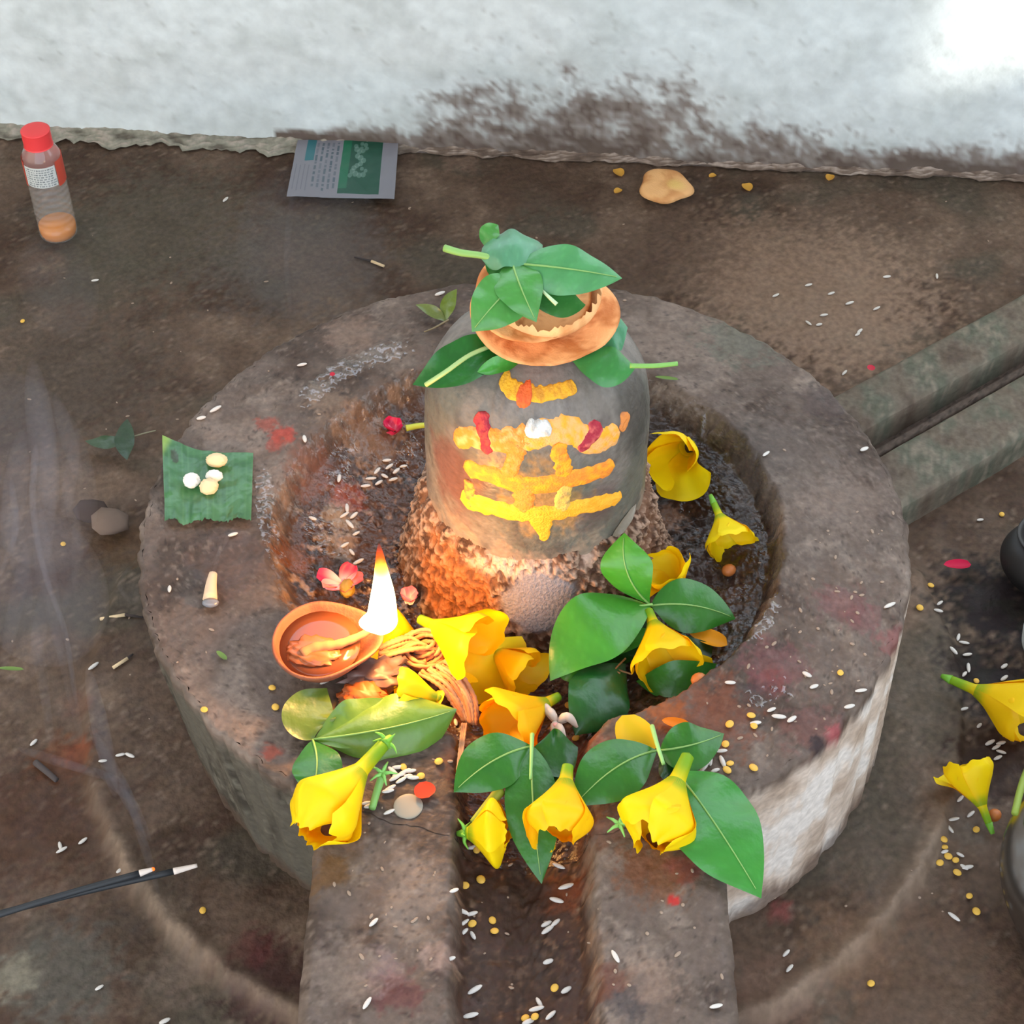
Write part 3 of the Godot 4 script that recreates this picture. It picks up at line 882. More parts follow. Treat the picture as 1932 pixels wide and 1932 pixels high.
	stroke(o, [Vector2(0.2233, 0.1917), Vector2(0.2181, 0.1796)], 0.003, 0.003, al(206, 168, 80), al(170, 140, 80))
	stroke(o, [Vector2(-0.6390, 0.1734), Vector2(-0.3939, 0.1756), Vector2(-0.1333, 0.1755), Vector2(0.1408, 0.1755), Vector2(0.4290, 0.1756), Vector2(0.7580, 0.1705)], 0.0048, 0.0036, ye, al(246, 166, 48))
	stroke(o, [Vector2(0.0358, 0.1745), Vector2(0.0577, 0.1583)], 0.0056, 0.0016, ye, al(244, 160, 40))
	stroke(o, [Vector2(-0.5740, 0.2256), Vector2(-0.5148, 0.2205), Vector2(-0.4573, 0.2128)], 0.0036, 0.0026, cr, al(176, 60, 52), 0.0014, "powder_mark")
	stroke(o, [Vector2(0.5564, 0.2219), Vector2(0.4723, 0.2184), Vector2(0.3939, 0.2151)], 0.0032, 0.0026, cr, al(196, 92, 84), 0.0014, "powder_mark")
	stroke(o, [Vector2(0.9018, 0.2182), Vector2(0.8433, 0.2145)], 0.0028, 0.0022, al(196, 120, 56), al(170, 104, 60), 0.0009, "paste_dot")
	stroke(o, [Vector2(-0.0705, 0.2259), Vector2(0.0707, 0.2264)], 0.0036, 0.0032, al(196, 198, 194), al(166, 164, 158), 0.0016, "ash_dot")

# ---------------------------------------------------------------- breads and leaves on top of the shaft
func bread(called: String, label: String, at: Vector3, r: float, tilt: Basis, dish: float, torn := 0.0, sd := 0.0) -> Node3D:
	var o := thing(called, label, "bread", at, "fried breads on the upright stone")
	var col := al(214, 150, 92)
	var dark := al(176, 106, 52)
	obj("crust", grid(72, 36, func(u: float, v: float) -> Vector3:
		var a := u * TAU
		# down the upper face to the centre of the lower one: v 0 centre top, 0.5 edge, 1 centre bottom
		var q := 1.0 - absf(v * 2.0 - 1.0)
		var lower := v > 0.5
		var wob := 1.0 + 0.03 * sin(a * 2.0 + sd) + 0.025 * sin(a * 3.0 + sd * 2.0)
		var rr := r * q * wob * (0.74 if torn > 0.0 else 1.0)
		var y := dish * r * pow(q, 3.0) + 0.0018 * (1.0 if not lower else -1.0) * sqrt(maxf(0.0, 1.0 - pow(q, 8.0)))
		var n := n_mid.get_noise_2d(cos(a) * rr + sd, sin(a) * rr)
		y += 0.0012 * n
		_c = col.lerp(dark, sm(-0.2, 0.4, n + 0.5 * n_fine.get_noise_2d(cos(a) * rr, sin(a) * rr + sd)))
		return at + tilt * Vector3(cos(a) * rr, y, sin(a) * rr)), M.bread, o)
	if torn > 0.0:
		# puffed skin standing up round the edge, broken off raggedly
		obj("puffed_skin", grid(120, 16, func(u: float, v: float) -> Vector3:
			var a := u * TAU
			var rag := 1.0 + 0.22 * n_fine.get_noise_2d(cos(a) * 0.03, sin(a) * 0.03 + sd) + 0.15 * n_mid.get_noise_2d(cos(a) * 0.03, sin(a) * 0.03 + sd)
			var q := v * rag
			var rr := r * (0.72 + 0.30 * sin(minf(q, 1.2) * 1.9) * (1.0 - 0.18 * q))
			var y := torn * r * q
			var n := n_mid.get_noise_2d(cos(a) * rr + sd + 1.0, sin(a) * rr)
			_c = al(226, 172, 116).lerp(al(200, 138, 84), sm(-0.1, 0.4, n))
			return at + tilt * Vector3(cos(a) * rr, y + 0.0008 * n, sin(a) * rr)), M.bread, o)
	return o

func build_top_offerings() -> void:
	var lift := 0.252
	bread("fried_bread", "flat tan fried bread lying lowest on top of the upright stone", Vector3(0.0085, 0.2555, -0.0425), 0.0355, Basis(Vector3.RIGHT, 0.12), 0.10, 0.0, 1.0)
	bread("fried_bread", "puffed tan fried bread torn open, stacked on the flat one", Vector3(0.0105, 0.2605, -0.0440), 0.0275, Basis(Vector3.RIGHT, 0.16) * Basis(Vector3.BACK, 0.08), 0.02, 0.5, 2.0)
	bread("fried_bread", "brown fried bread leaning behind under the glossy top leaves", Vector3(0.0027, 0.2680, -0.0419), 0.0285, Basis(Vector3.RIGHT, 0.22) * Basis(Vector3.BACK, -0.05), 0.10, 0.0, 4.0)
	# sprig on the very top
	var g1 := al(72, 138, 64)
	var g2 := al(50, 108, 48)
	var s := thing("leaf_sprig", "green sprig with a cut stalk lying on top of the stacked breads", "leaves", Vector3(-0.0221, 0.2850, -0.0536), "leaf sprigs")
	stem_part(s, [Vector3(-0.0388, 0.2900, -0.0520), Vector3(-0.0307, 0.2900, -0.0483), Vector3(-0.0212, 0.2900, -0.0463), Vector3(-0.0107, 0.2880, -0.0448), Vector3(-0.0069, 0.2870, -0.0449)], 0.0018, 0.0014, al(120, 160, 84))
	leaf_point = 0.42
	leaf_part(s, Vector3(-0.0217, 0.2880, -0.0472), Vector3(-0.0087, 0.3020, -0.0475), Vector3(0.0079, 0.2900, -0.0544), 0.0120, Vector3(0.1, 0.98, 0.1).normalized(), -0.35, al(84, 140, 104), false, 0.45, 1.0)
	leaf_point = 1.05
	leaf_part(s, Vector3(-0.0196, 0.2880, -0.0558), Vector3(-0.0178, 0.2940, -0.0591), Vector3(-0.0132, 0.2960, -0.0622), 0.006, Vector3(-0.3, 0.9, 0.3).normalized(), 0.2, g1, false, 0.5, 2.0)
	leaf_part(s, Vector3(-0.0067, 0.2890, -0.0427), Vector3(-0.0037, 0.2920, -0.0207), Vector3(0.0047, 0.2760, -0.0141), 0.0115, Vector3(0.15, 0.8, 0.6).normalized(), -0.18, g1, true, 0.4, 3.0)
	leaf_part(s, Vector3(-0.0044, 0.2880, -0.0424), Vector3(0.0213, 0.2960, -0.0293), Vector3(0.0452, 0.2840, -0.0367), 0.0125, Vector3(0.0, 0.86, 0.5).normalized(), -0.16, al(78, 144, 88), true, 0.42, 4.0)
	leaf_part(s, Vector3(-0.0007, 0.2850, -0.0374), Vector3(-0.0130, 0.2880, -0.0179), Vector3(-0.0254, 0.2720, -0.0120), 0.0135, Vector3(-0.1, 0.85, 0.55).normalized(), -0.14, g1, true, 0.45, 5.0)
	leaf_part(s, Vector3(0.0019, 0.2800, -0.0397), Vector3(0.0142, 0.2760, -0.0249), Vector3(0.0281, 0.2740, -0.0293), 0.009, Vector3(0.05, 0.9, 0.45).normalized(), 0.1, g2, false, 0.45, 6.0)
	leaf_part(s, Vector3(-0.0082, 0.2800, -0.0519), Vector3(0.0032, 0.2800, -0.0539), Vector3(0.0076, 0.2820, -0.0616), 0.007, Vector3(0.0, 0.9, 0.45).normalized(), 0.0, g2, false, 0.45, 7.0)
	leaf_part(s, Vector3(-0.0069, 0.2790, -0.0511), Vector3(-0.0145, 0.2780, -0.0524), Vector3(-0.0196, 0.2790, -0.0552), 0.006, Vector3(0.0, 0.9, 0.45).normalized(), 0.0, g2, false, 0.45, 8.0)
	stem_part(s, [Vector3(0.0067, 0.2830, -0.0300), Vector3(0.0104, 0.2830, -0.0241), Vector3(0.0141, 0.2810, -0.0211)], 0.0006, 0.001, al(170, 196, 150), "tendril")
	# leaves trapped under the breads
	s = thing("leaf_sprig", "dark green leaves with a pale midrib sticking out under the breads towards the basin", "leaves", Vector3(-0.0233, 0.2520, -0.0148), "leaf sprigs")
	leaf_part(s, Vector3(-0.0082, 0.2490, -0.0318), Vector3(-0.0283, 0.2520, -0.0148), Vector3(-0.0547, 0.2360, -0.0153), 0.0125, Vector3(-0.2, 0.9, 0.4).normalized(), 0.12, al(36, 100, 40), false, 0.45, 9.0)
	stem_part(s, [Vector3(-0.0095, 0.2500, -0.0314), Vector3(-0.0259, 0.2525, -0.0188), Vector3(-0.0384, 0.2480, -0.0109), Vector3(-0.0479, 0.2410, -0.0097)], 0.001, 0.0012, al(150, 176, 110), "midrib")
	leaf_part(s, Vector3(-0.0018, 0.2490, -0.0198), Vector3(-0.0132, 0.2520, -0.0102), Vector3(-0.0233, 0.2470, -0.0121), 0.0045, Vector3(0, 0.9, 0.5).normalized(), 0.5, al(70, 150, 60), false, 0.5, 10.0)
	s = thing("leaf_sprig", "green leaves with a long thin stalk pointing from under the breads to the far side", "leaves", Vector3(0.0397, 0.2500, -0.0132), "leaf sprigs")
	leaf_part(s, Vector3(0.0197, 0.2490, -0.0213), Vector3(0.0345, 0.2520, -0.0109), Vector3(0.0527, 0.2460, -0.0170), 0.0105, Vector3(0.1, 0.9, 0.4).normalized(), -0.2, al(58, 126, 62), false, 0.6, 11.0)
	leaf_part(s, Vector3(0.0224, 0.2500, -0.0287), Vector3(0.0405, 0.2540, -0.0390), Vector3(0.0496, 0.2500, -0.0414), 0.012, Vector3(0.3, 0.9, 0.2).normalized(), -0.2, al(66, 136, 92), false, 0.6, 12.0)
	stem_part(s, [Vector3(0.0491, 0.2520, -0.0109), Vector3(0.0609, 0.2520, -0.0109), Vector3(0.0718, 0.2520, -0.0125)], 0.0012, 0.0011, al(110, 160, 76))

# ---------------------------------------------------------------- clay lamp
func build_lamp() -> void:
	var at := Vector3(-0.1010, 0.1205, 0.0615)
	var o := thing("clay_lamp", "small terracotta oil lamp burning on the basin's edge", "lamp", at)
	var lean := Basis(Vector3.RIGHT, 0.10) * Basis(Vector3.BACK, 0.03)
	var lip := 1.72      # angle of the pinched lip, towards the shaft
	var bend := func(a: float, v: float, p: Vector3) -> Vector3:
		var k := maxf(0.0, cos(a - lip))
		var pull := pow(k, 5.0) * clampf(p.y / 0.016, 0.0, 1.3)
		var q := p
		q.x *= 1.0 + 0.32 * pull
		q.z *= 1.0 + 0.32 * pull
		q.y -= 0.0018 * pull
		var n := n_mid.get_noise_2d(p.x * 1.2, p.z * 1.2 + p.y)
		_c = al(128, 74, 50).lerp(al(104, 58, 40), sm(-0.2, 0.4, n))
		return q * (1.0 + 0.012 * n)
	obj("bowl", lathe(smooth_profile([[0.0, 0.0], [0.009, 0.0], [0.013, 0.0022], [0.0185, 0.0085], [0.0225, 0.016], [0.0232, 0.0185], [0.0224, 0.0192], [0.0214, 0.0182], [0.0195, 0.0135], [0.0148, 0.0068], [0.008, 0.0042], [0.0, 0.0038]], 5), 72, at, bend, lean), M.clay, o)
	# soaked cotton and crumbs in the oil
	var oil := plain(srgb(104, 58, 36), 0.12)
	obj("oil", lathe([[0.0202, 0.0140], [0.0202, 0.0144], [0.012, 0.0145], [0.0, 0.0145]], 48, at, null, lean), oil, o)
	var pts := []
	for p in [Vector3(-0.008, 0.0148, 0.006), Vector3(-0.002, 0.0160, 0.003), Vector3(0.010, 0.0168, 0.0015), Vector3(0.021, 0.0190, -0.002), Vector3(0.0275, 0.0225, -0.0035)]:
		pts.append(at + lean * p)
	var wick_mat := tinted(0.9)
	obj("wick", tube(curve(pts, 30), 0.0032, 0.0018, 10, func(t: float) -> float:
		_c = Color.WHITE
		return lerpf(0.0030, 0.0016, t) * (1.0 + 0.06 * sin(t * 40.0))), plain(srgb(168, 112, 72), 0.9), o)
	obj("soaked_cotton", blob(at + lean * Vector3(-0.002, 0.0142, 0.003), Vector3(0.0135, 0.0022, 0.0100), 0.35, 0.012, 3.0), plain(srgb(150, 86, 48), 0.35), o)
	var tip: Vector3 = pts[-1]
	# flame: a drop of burning gas, white hot below and orange at its tip
	var fh := 0.064
	var fm := StandardMaterial3D.new()
	fm.resource_name = "flame"
	fm.albedo_color = Color.BLACK
	fm.roughness = 1.0
	fm.metallic_specular = 0.0
	fm.transparency = BaseMaterial3D.TRANSPARENCY_ALPHA
	fm.vertex_color_use_as_albedo = true
	fm.emission_enabled = true
	fm.emission = Color.BLACK
	fm.emission_operator = BaseMaterial3D.EMISSION_OP_ADD
	var gr := Gradient.new()
	gr.offsets = PackedFloat32Array([0.0, 0.6, 0.74, 0.82, 1.0])
	gr.colors = PackedColorArray([Color(1.0, 0.90, 0.62), Color(1.0, 0.92, 0.66), Color(1.0, 0.62, 0.20), Color(0.62, 0.20, 0.05), Color(0.34, 0.09, 0.03)])
	var gt := GradientTexture2D.new()
	gt.gradient = gr
	gt.width = 8
	gt.height = 256
	gt.fill_from = Vector2(0, 0)
	gt.fill_to = Vector2(0, 1)
	fm.emission_texture = gt
	fm.emission_energy_multiplier = 9.0
	obj("flame", grid(28, 48, func(u: float, v: float) -> Vector3:
		var r := 0.0086 * pow(sm(-0.02, 0.16, v), 0.6) * pow(1.0 - v, 0.66) * (1.0 - 0.2 * sm(0.35, 0.85, v)) + 0.0001
		var a := u * TAU
		var low := pow(1.0 - sm(0.0, 0.26, v), 1.6)
		var lean_ := Vector3(0.0025 + 0.0040 * v + 0.0012 * sin(v * 4.0), 0.0, -0.001 * v)
		var side := cos(a)
		_c = Color(0, 0, 0, 1.0 - 0.88 * sm(0.72, 1.0, v))
		return tip + lean_ + Vector3(side * r * (1.0 + (1.1 * low if side < 0.0 else 0.15 * low)), -0.004 + v * fh + 0.0035 * low * maxf(0.0, -side), sin(a) * r * 0.85)), fm, o)
	var l := OmniLight3D.new()
	l.name = "flame_light"
	l.light_color = Color(1.0, 0.70, 0.38)
	l.light_energy = 0.019
	l.light_size = 0.008
	l.omni_range = 6.0
	l.omni_attenuation = 2.0
	l.shadow_enabled = true
	add_child(l)
	l.position = tip + Vector3(0.003, 0.020, 0.0)

# ---------------------------------------------------------------- skein of thread
func build_thread() -> void:
	var o := thing("thread_skein", "tan cotton thread skein coiled beside the lamp and trailing into the groove", "thread", Vector3(-0.0515, 0.1080, 0.0492))
	var col := al(182, 120, 76)
	var tan_ := al(164, 130, 100)
	var k := 0
	# coil of loops, then strands running down to the groove
	for i in 13:
		var c0: Vector3 = Vector3(-0.0513, 0.1120, 0.0497)
		var pts := []
		var rr := 0.0045 + 0.0095 * (i % 7) / 6.0
		for j in 17:
			var a := j / 16.0 * TAU * 0.92 + i * 0.7
			pts.append(c0 + Vector3(cos(a) * rr * (1.05 + 0.1 * sin(i)), 0.0035 * sin(a * 1.0 + i) + 0.0012 * (i % 4) + 0.003 * (1.0 - rr / 0.014), sin(a) * rr * 0.95))
		strand(o, pts, col.lerp(tan_, 0.1 * (i % 4)), i)
	for i in 9:
		var w := (i - 4) * 0.0011
		strand(o, [Vector3(-0.0733, 0.1200, 0.0572) + Vector3(0, 0.001 * (i % 3), w), Vector3(-0.0641, 0.1220, 0.0544) + Vector3(w * 0.5, 0.002 * sin(i), w), Vector3(-0.0551, 0.1190, 0.0495) + Vector3(w, 0.001 * (i % 3), w), Vector3(-0.0479, 0.1160, 0.0516) + Vector3(w, 0.001, 0)], col, 20 + i)
	for i in 13:
		var w := (i - 6) * 0.00085
		strand(o, [Vector3(-0.0467, 0.1160, 0.0632) + Vector3(w * 1.2, 0.002 * sin(i * 1.7), -w * 0.6), Vector3(-0.0378, 0.1160, 0.0709) + Vector3(w, 0.0016 * cos(i * 2.1), -w * 0.8), Vector3(-0.0309, 0.1110, 0.0787) + Vector3(w * 1.1, 0.001 * sin(i), -w * 0.3), Vector3(-0.0272, 0.1040, 0.0871) + Vector3(w * 0.6, 0, 0.002 * sin(i * 3.0))], tan_.lerp(col, 0.5 + 0.5 * sin(i * 1.3)), 40 + i)
	for i in 3:
		strand(o, [Vector3(-0.0312, 0.1085, 0.0915) + Vector3(0.001 * i, 0, 0), Vector3(-0.0319, 0.1200, 0.1175) + Vector3(0.0008 * i, 0, 0), Vector3(-0.0330, 0.1210, 0.1365) + Vector3(0.0006 * i, 0, 0.002 * i)], tan_, 60 + i, 0.0006)

func strand(parent: Node, pts: Array, col: Color, sd: int, r := 0.0011) -> void:
	var cur := curve(pts, 26)
	var mesh := tube(cur, r, r, 7, func(t: float) -> float: return r * (1.0 + 0.22 * sin(t * 90.0 + sd)) * (1.0 - 0.5 * sm(0.96, 1.0, t)))
	obj("strand", mesh, solid(col.lerp(col * 0.85, 0.5 + 0.5 * sin(sd * 2.2)), 0.9), parent)

# ---------------------------------------------------------------- flowers
func build_flowers() -> void:
	flower("large yellow flower lying leftmost, its opening towards the lower left of the spout", Vector3(-0.0657, 0.1360, 0.1230), Vector3(-0.0989, 0.1360, 0.1722), 0.0218, {"flare": 0.08, "tube": 0.42, "roll": 0.3, "sepals": true, "closed": 0.62, "curl": 2})
	flower("short yellow flower with a green star calyx on the groove, below the leaf tip", Vector3(-0.0283, 0.1140, 0.1588), Vector3(-0.0091, 0.1180, 0.1603), 0.0185, {"flare": 0.03, "tube": 0.12, "roll": 0.9, "sepals": true, "closed": 0.6})
	flower("orange-yellow flower with its mouth down the groove, right of the star calyx", Vector3(0.0194, 0.1340, 0.1337), Vector3(0.0140, 0.1280, 0.1703), 0.0185, {"flare": 0.16, "tube": 0.3, "roll": 0.2, "warm": 0.35, "calyx": false, "closed": 0.55, "curl": 0})
	flower("large yellow flower on the spout beside the broad green leaf", Vector3(0.0753, 0.1400, 0.1320), Vector3(0.0549, 0.1340, 0.1776), 0.0218, {"flare": 0.08, "tube": 0.4, "roll": 1.1, "calyx": false, "closed": 0.62, "curl": 3})
	flower("yellow flower with folded orange mouth at the head of the groove", Vector3(0.0176, 0.1100, 0.0752), Vector3(-0.0121, 0.1160, 0.0994), 0.0165, {"flare": 0.2, "tube": 0.3, "roll": 0.5, "warm": 0.55, "calyx": false})
	flower("bright yellow flower beside the thread skein, its stalk towards the pink bud", Vector3(-0.0551, 0.1170, 0.0306), Vector3(-0.0202, 0.1240, 0.0581), 0.0180, {"flare": 0.3, "tube": 0.28, "roll": 0.1, "warm": 0.1, "calyx": false})
	flower("yellow funnel flower tucked under the brighter one, pointing down to the groove", Vector3(-0.0178, 0.1050, 0.0415), Vector3(0.0024, 0.1070, 0.0604), 0.0125, {"flare": 0.1, "tube": 0.1, "roll": 0.7, "warm": 0.3, "calyx": false})
	flower("orange-yellow flower behind the lamp flame", Vector3(-0.0535, 0.1050, 0.0344), Vector3(-0.0729, 0.1140, 0.0366), 0.0130, {"flare": 0.15, "tube": 0.15, "warm": 0.35, "roll": 0.4, "calyx": false})
	flower("small brightly lit yellow flower below the lamp and the thread skein", Vector3(-0.0413, 0.1230, 0.0873), Vector3(-0.0629, 0.1280, 0.0860), 0.0125, {"flare": 0.1, "tube": 0.12, "roll": 0.2, "calyx": false, "closed": 0.1})
	flower("open yellow flower facing up beside the shaft, far side of the bowl", Vector3(0.1003, 0.0960, -0.1216), Vector3(0.0813, 0.1160, -0.0873), 0.0145, {"flare": 0.3, "tube": 0.2, "roll": 0.6, "sepals": true})
	flower("yellow flower with a long green tube hanging on the bowl's dark inner wall", Vector3(0.1040, 0.1120, -0.0583), Vector3(0.1124, 0.1060, -0.0308), 0.0125, {"flare": 0.3, "tube": 0.42, "roll": 0.3})
	flower("small open yellow flower facing up above the leaf cluster in the bowl", Vector3(0.0840, 0.0950, -0.0034), Vector3(0.0732, 0.1180, -0.0044), 0.0125, {"flare": 0.3, "tube": 0.2, "roll": 0.0, "calyx": false})
	flower("large yellow flower lying on the dark leaves in the bowl, one petal curled out", Vector3(0.0632, 0.1180, 0.0250), Vector3(0.0719, 0.1160, 0.0618), 0.0165, {"flare": 0.3, "tube": 0.32, "roll": 0.35, "warm": 0.15, "calyx": false})
	flower("yellow flower with a green tube lying on the floor at the plinth's edge", Vector3(0.2443, 0.0100, -0.0151), Vector3(0.2855, 0.0140, 0.0128), 0.0175, {"flare": 0.2, "tube": 0.42, "roll": 0.5, "warm": 0.25})
	flower("yellow flower standing mouth up on the floor beside the steel pot", Vector3(0.2506, 0.0060, 0.0833), Vector3(0.2400, 0.0220, 0.0531), 0.0135, {"flare": 0.2, "tube": 0.4, "roll": 0.2, "closed": 0.1})
	petal_piece("yellow_petal", "loose yellow petal at the head of the spout behind a leaf", "petal", Vector3(0.0513, 0.1245, 0.1121), Vector2(0.011, 0.012), 0.5, al(250, 188, 30), 0.4, "", 0.3)
	petal_piece("yellow_petal", "loose yellow petal under the leaf tip in the bowl", "petal", Vector3(0.0948, 0.1020, 0.0319), Vector2(0.006, 0.011), 1.1, al(228, 150, 30), 0.4)
	petal_piece("yellow_petal", "curled orange petal at the basin's lip above the spout leaf", "petal", Vector3(0.0723, 0.1225, 0.1021), Vector2(0.0035, 0.007), 1.3, al(236, 130, 30), 0.3)
	petal_piece("yellow_petal", "orange petal lying below the large flower on the lit leaf", "petal", Vector3(-0.0443, 0.1235, 0.0900), Vector2(0.004, 0.008), -0.5, al(246, 176, 20), 0.4)

func star_stalk(label: String, pts: Array, star := true) -> void:
	var o := thing("green_stalk", label, "stalk", pts[1])
	stem_part(o, pts, 0.0017 if star else 0.003, 0.0019, al(110, 160, 84) if star else al(150, 160, 50))
	if star:
		var c0: Vector3 = pts[-1] + Vector3(0, 0.001, 0)
		for k in 5:
			var a := k * TAU / 5.0
			obj("sepal", tube([c0, c0 + Vector3(cos(a) * 0.0035, 0.001, sin(a) * 0.0035), c0 + Vector3(cos(a) * 0.007, 0.0, sin(a) * 0.007)], 0.0013, 0.0003, 6), solid(al(120, 180, 90)), o)

# ---------------------------------------------------------------- leaf sprigs
func build_sprigs() -> void:
	var g := al(66, 138, 44)
	var g2 := al(48, 108, 36)
	var g3 := al(38, 86, 30)
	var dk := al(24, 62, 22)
	# in the bowl, right of the collar
	var s := thing("leaf_sprig", "trefoil of bright green leaves leaning on the collar in the bowl", "leaves", Vector3(0.0644, 0.1160, 0.0204), "leaf sprigs")
	leaf_part(s, Vector3(0.0652, 0.1160, 0.0211), Vector3(0.0464, 0.1440, 0.0271), Vector3(0.0505, 0.1530, 0.0044), 0.0135, Vector3(-0.35, 0.6, 0.7).normalized(), -0.12, g, true, 0.56, 1.0)
	leaf_part(s, Vector3(0.0652, 0.1160, 0.0215), Vector3(0.0312, 0.1420, 0.0464), Vector3(0.0124, 0.1120, 0.0678), 0.0185, Vector3(-0.3, 0.75, 0.55).normalized(), -0.1, g, false, 0.48, 2.0)
	leaf_part(s, Vector3(0.0652, 0.1160, 0.0215), Vector3(0.0877, 0.1180, 0.0185), Vector3(0.1102, 0.1040, 0.0202), 0.0145, Vector3(0.2, 0.85, 0.5).normalized(), -0.15, g2, true, 0.45, 3.0)
	leaf_part(s, Vector3(0.0187, 0.1060, 0.0510), Vector3(0.0251, 0.1100, 0.0628), Vector3(0.0328, 0.1040, 0.0522), 0.007, Vector3(0, 0.9, 0.4).normalized(), 0.3, g, false, 0.4, 4.0)
	stem_part(s, [Vector3(0.0657, 0.1170, 0.0213), Vector3(0.0514, 0.1220, 0.0292), Vector3(0.0373, 0.1225, 0.0420)], 0.0007, 0.0004, al(130, 170, 90))
	s = thing("leaf_sprig", "shaded dark green leaves heaped under the large flower in the bowl", "leaves", Vector3(0.0571, 0.0980, 0.0480), "leaf sprigs")
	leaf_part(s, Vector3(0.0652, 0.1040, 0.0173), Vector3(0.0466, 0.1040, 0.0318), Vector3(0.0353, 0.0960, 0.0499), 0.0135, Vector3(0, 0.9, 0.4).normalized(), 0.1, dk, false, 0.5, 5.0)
	leaf_part(s, Vector3(0.0408, 0.1000, 0.0444), Vector3(0.0501, 0.1120, 0.0385), Vector3(0.0698, 0.1060, 0.0317), 0.0055, Vector3(-0.3, 0.8, 0.5).normalized(), 0.4, g, false, 0.5, 6.0)
	leaf_part(s, Vector3(0.0566, 0.0990, 0.0575), Vector3(0.0767, 0.1080, 0.0697), Vector3(0.0972, 0.1080, 0.0533), 0.0105, Vector3(-0.1, 0.6, 0.8).normalized(), 0.1, g2, false, 0.5, 7.0)
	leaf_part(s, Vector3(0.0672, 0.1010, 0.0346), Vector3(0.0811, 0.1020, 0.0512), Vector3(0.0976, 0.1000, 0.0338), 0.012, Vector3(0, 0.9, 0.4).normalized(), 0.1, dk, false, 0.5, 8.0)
	stem_part(s, [Vector3(0.0348, 0.1080, 0.0526), Vector3(0.0454, 0.1080, 0.0568), Vector3(0.0538, 0.1080, 0.0602)], 0.0005, 0.0005, al(120, 84, 44))
	stem_part(s, [Vector3(0.0510, 0.1090, 0.0507), Vector3(0.0453, 0.1090, 0.0582), Vector3(0.0479, 0.1090, 0.0603)], 0.0005, 0.0005, al(128, 90, 48))
	s = thing("green_leaf", "glossy dark green leaf with brown blotches hanging over the groove's corner", "leaf", Vector3(0.0394, 0.1060, 0.0748))
	leaf_part(s, Vector3(0.0513, 0.1040, 0.0501), Vector3(0.0386, 0.1220, 0.0807), Vector3(0.0242, 0.1080, 0.0985), 0.0165, Vector3(0.1, 0.8, 0.6).normalized(), -0.3, al(32, 84, 36), false, 0.5, 9.0, "blade")
	# beside the lamp; redder greens carry its warm flame light in the leaf colour
	s = thing("leaf_sprig", "three green leaves on the basin's edge just below the lamp", "leaves", Vector3(-0.0992, 0.1240, 0.1126), "leaf sprigs")
	leaf_part(s, Vector3(-0.1013, 0.1240, 0.1126), Vector3(-0.0618, 0.1360, 0.1169), Vector3(-0.0332, 0.1280, 0.0976), 0.0180, Vector3(0, 0.9, 0.42).normalized(), -0.55, al(92, 128, 50), true, 0.55, 1.0)
	leaf_part(s, Vector3(-0.1013, 0.1240, 0.1126), Vector3(-0.1094, 0.1300, 0.1061), Vector3(-0.0969, 0.1270, 0.0839), 0.0130, Vector3(0.1, 0.92, 0.35).normalized(), 0.22, al(92, 112, 44), false, 0.5, 2.0)
	leaf_part(s, Vector3(-0.1018, 0.1240, 0.1129), Vector3(-0.0941, 0.1340, 0.1367), Vector3(-0.1014, 0.1240, 0.1480), 0.0118, Vector3(0, 0.95, 0.3).normalized(), -0.15, al(48, 108, 44), true, 0.45, 3.0)
	leaf_part(s, Vector3(-0.1013, 0.1235, 0.1123), Vector3(-0.0787, 0.1310, 0.1100), Vector3(-0.0647, 0.1270, 0.0911), 0.012, Vector3(0, 0.95, 0.3).normalized(), 0.15, al(96, 130, 50), false, 0.5, 4.0)
	star_stalk("bare green flower stalk with a small star end beside the leftmost flower", [Vector3(-0.0713, 0.1235, 0.1515), Vector3(-0.0694, 0.1235, 0.1412), Vector3(-0.0670, 0.1280, 0.1360)])
	star_stalk("pale green flower tube with a star calyx left of the large spout flower", [Vector3(0.0559, 0.1300, 0.1463), Vector3(0.0502, 0.1280, 0.1546), Vector3(0.0423, 0.1250, 0.1621)])
	star_stalk("yellow-green flower tube under the groove leaf, above the star calyx flower", [Vector3(-0.0119, 0.1200, 0.1388), Vector3(-0.0193, 0.1180, 0.1478), Vector3(-0.0249, 0.1150, 0.1536)], false)
	# at the groove
	s = thing("leaf_sprig", "trefoil of green leaves lying across the groove between two flowers", "leaves", Vector3(0.0026, 0.1260, 0.1187), "leaf sprigs")
	leaf_part(s, Vector3(0.0031, 0.1260, 0.1181), Vector3(-0.0156, 0.1360, 0.1291), Vector3(-0.0338, 0.1240, 0.1430), 0.0140, Vector3(-0.1, 0.92, 0.4).normalized(), -0.12, g2, true, 0.5, 5.0)
	leaf_part(s, Vector3(0.0026, 0.1260, 0.1172), Vector3(0.0016, 0.1280, 0.1531), Vector3(0.0069, 0.1040, 0.1797), 0.0130, Vector3(0.1, 0.95, 0.3).normalized(), -0.15, g2, true, 0.45, 6.0)
	leaf_part(s, Vector3(0.0034, 0.1240, 0.1173), Vector3(0.0143, 0.1260, 0.1249), Vector3(0.0247, 0.1220, 0.1158), 0.0125, Vector3(0.1, 0.95, 0.3).normalized(), 0.05, g3, false, 0.5, 7.0)
	leaf_part(s, Vector3(0.0030, 0.1120, 0.1179), Vector3(0.0069, 0.1140, 0.1316), Vector3(0.0144, 0.1100, 0.1348), 0.0110, Vector3(0.0, 0.95, 0.3).normalized(), 0.05, dk, false, 0.5, 8.0)
	stem_part(s, [Vector3(0.0029, 0.1280, 0.1125), Vector3(0.0025, 0.1300, 0.1247), Vector3(0.0019, 0.1300, 0.1398)], 0.0011, 0.0007, al(120, 166, 92))
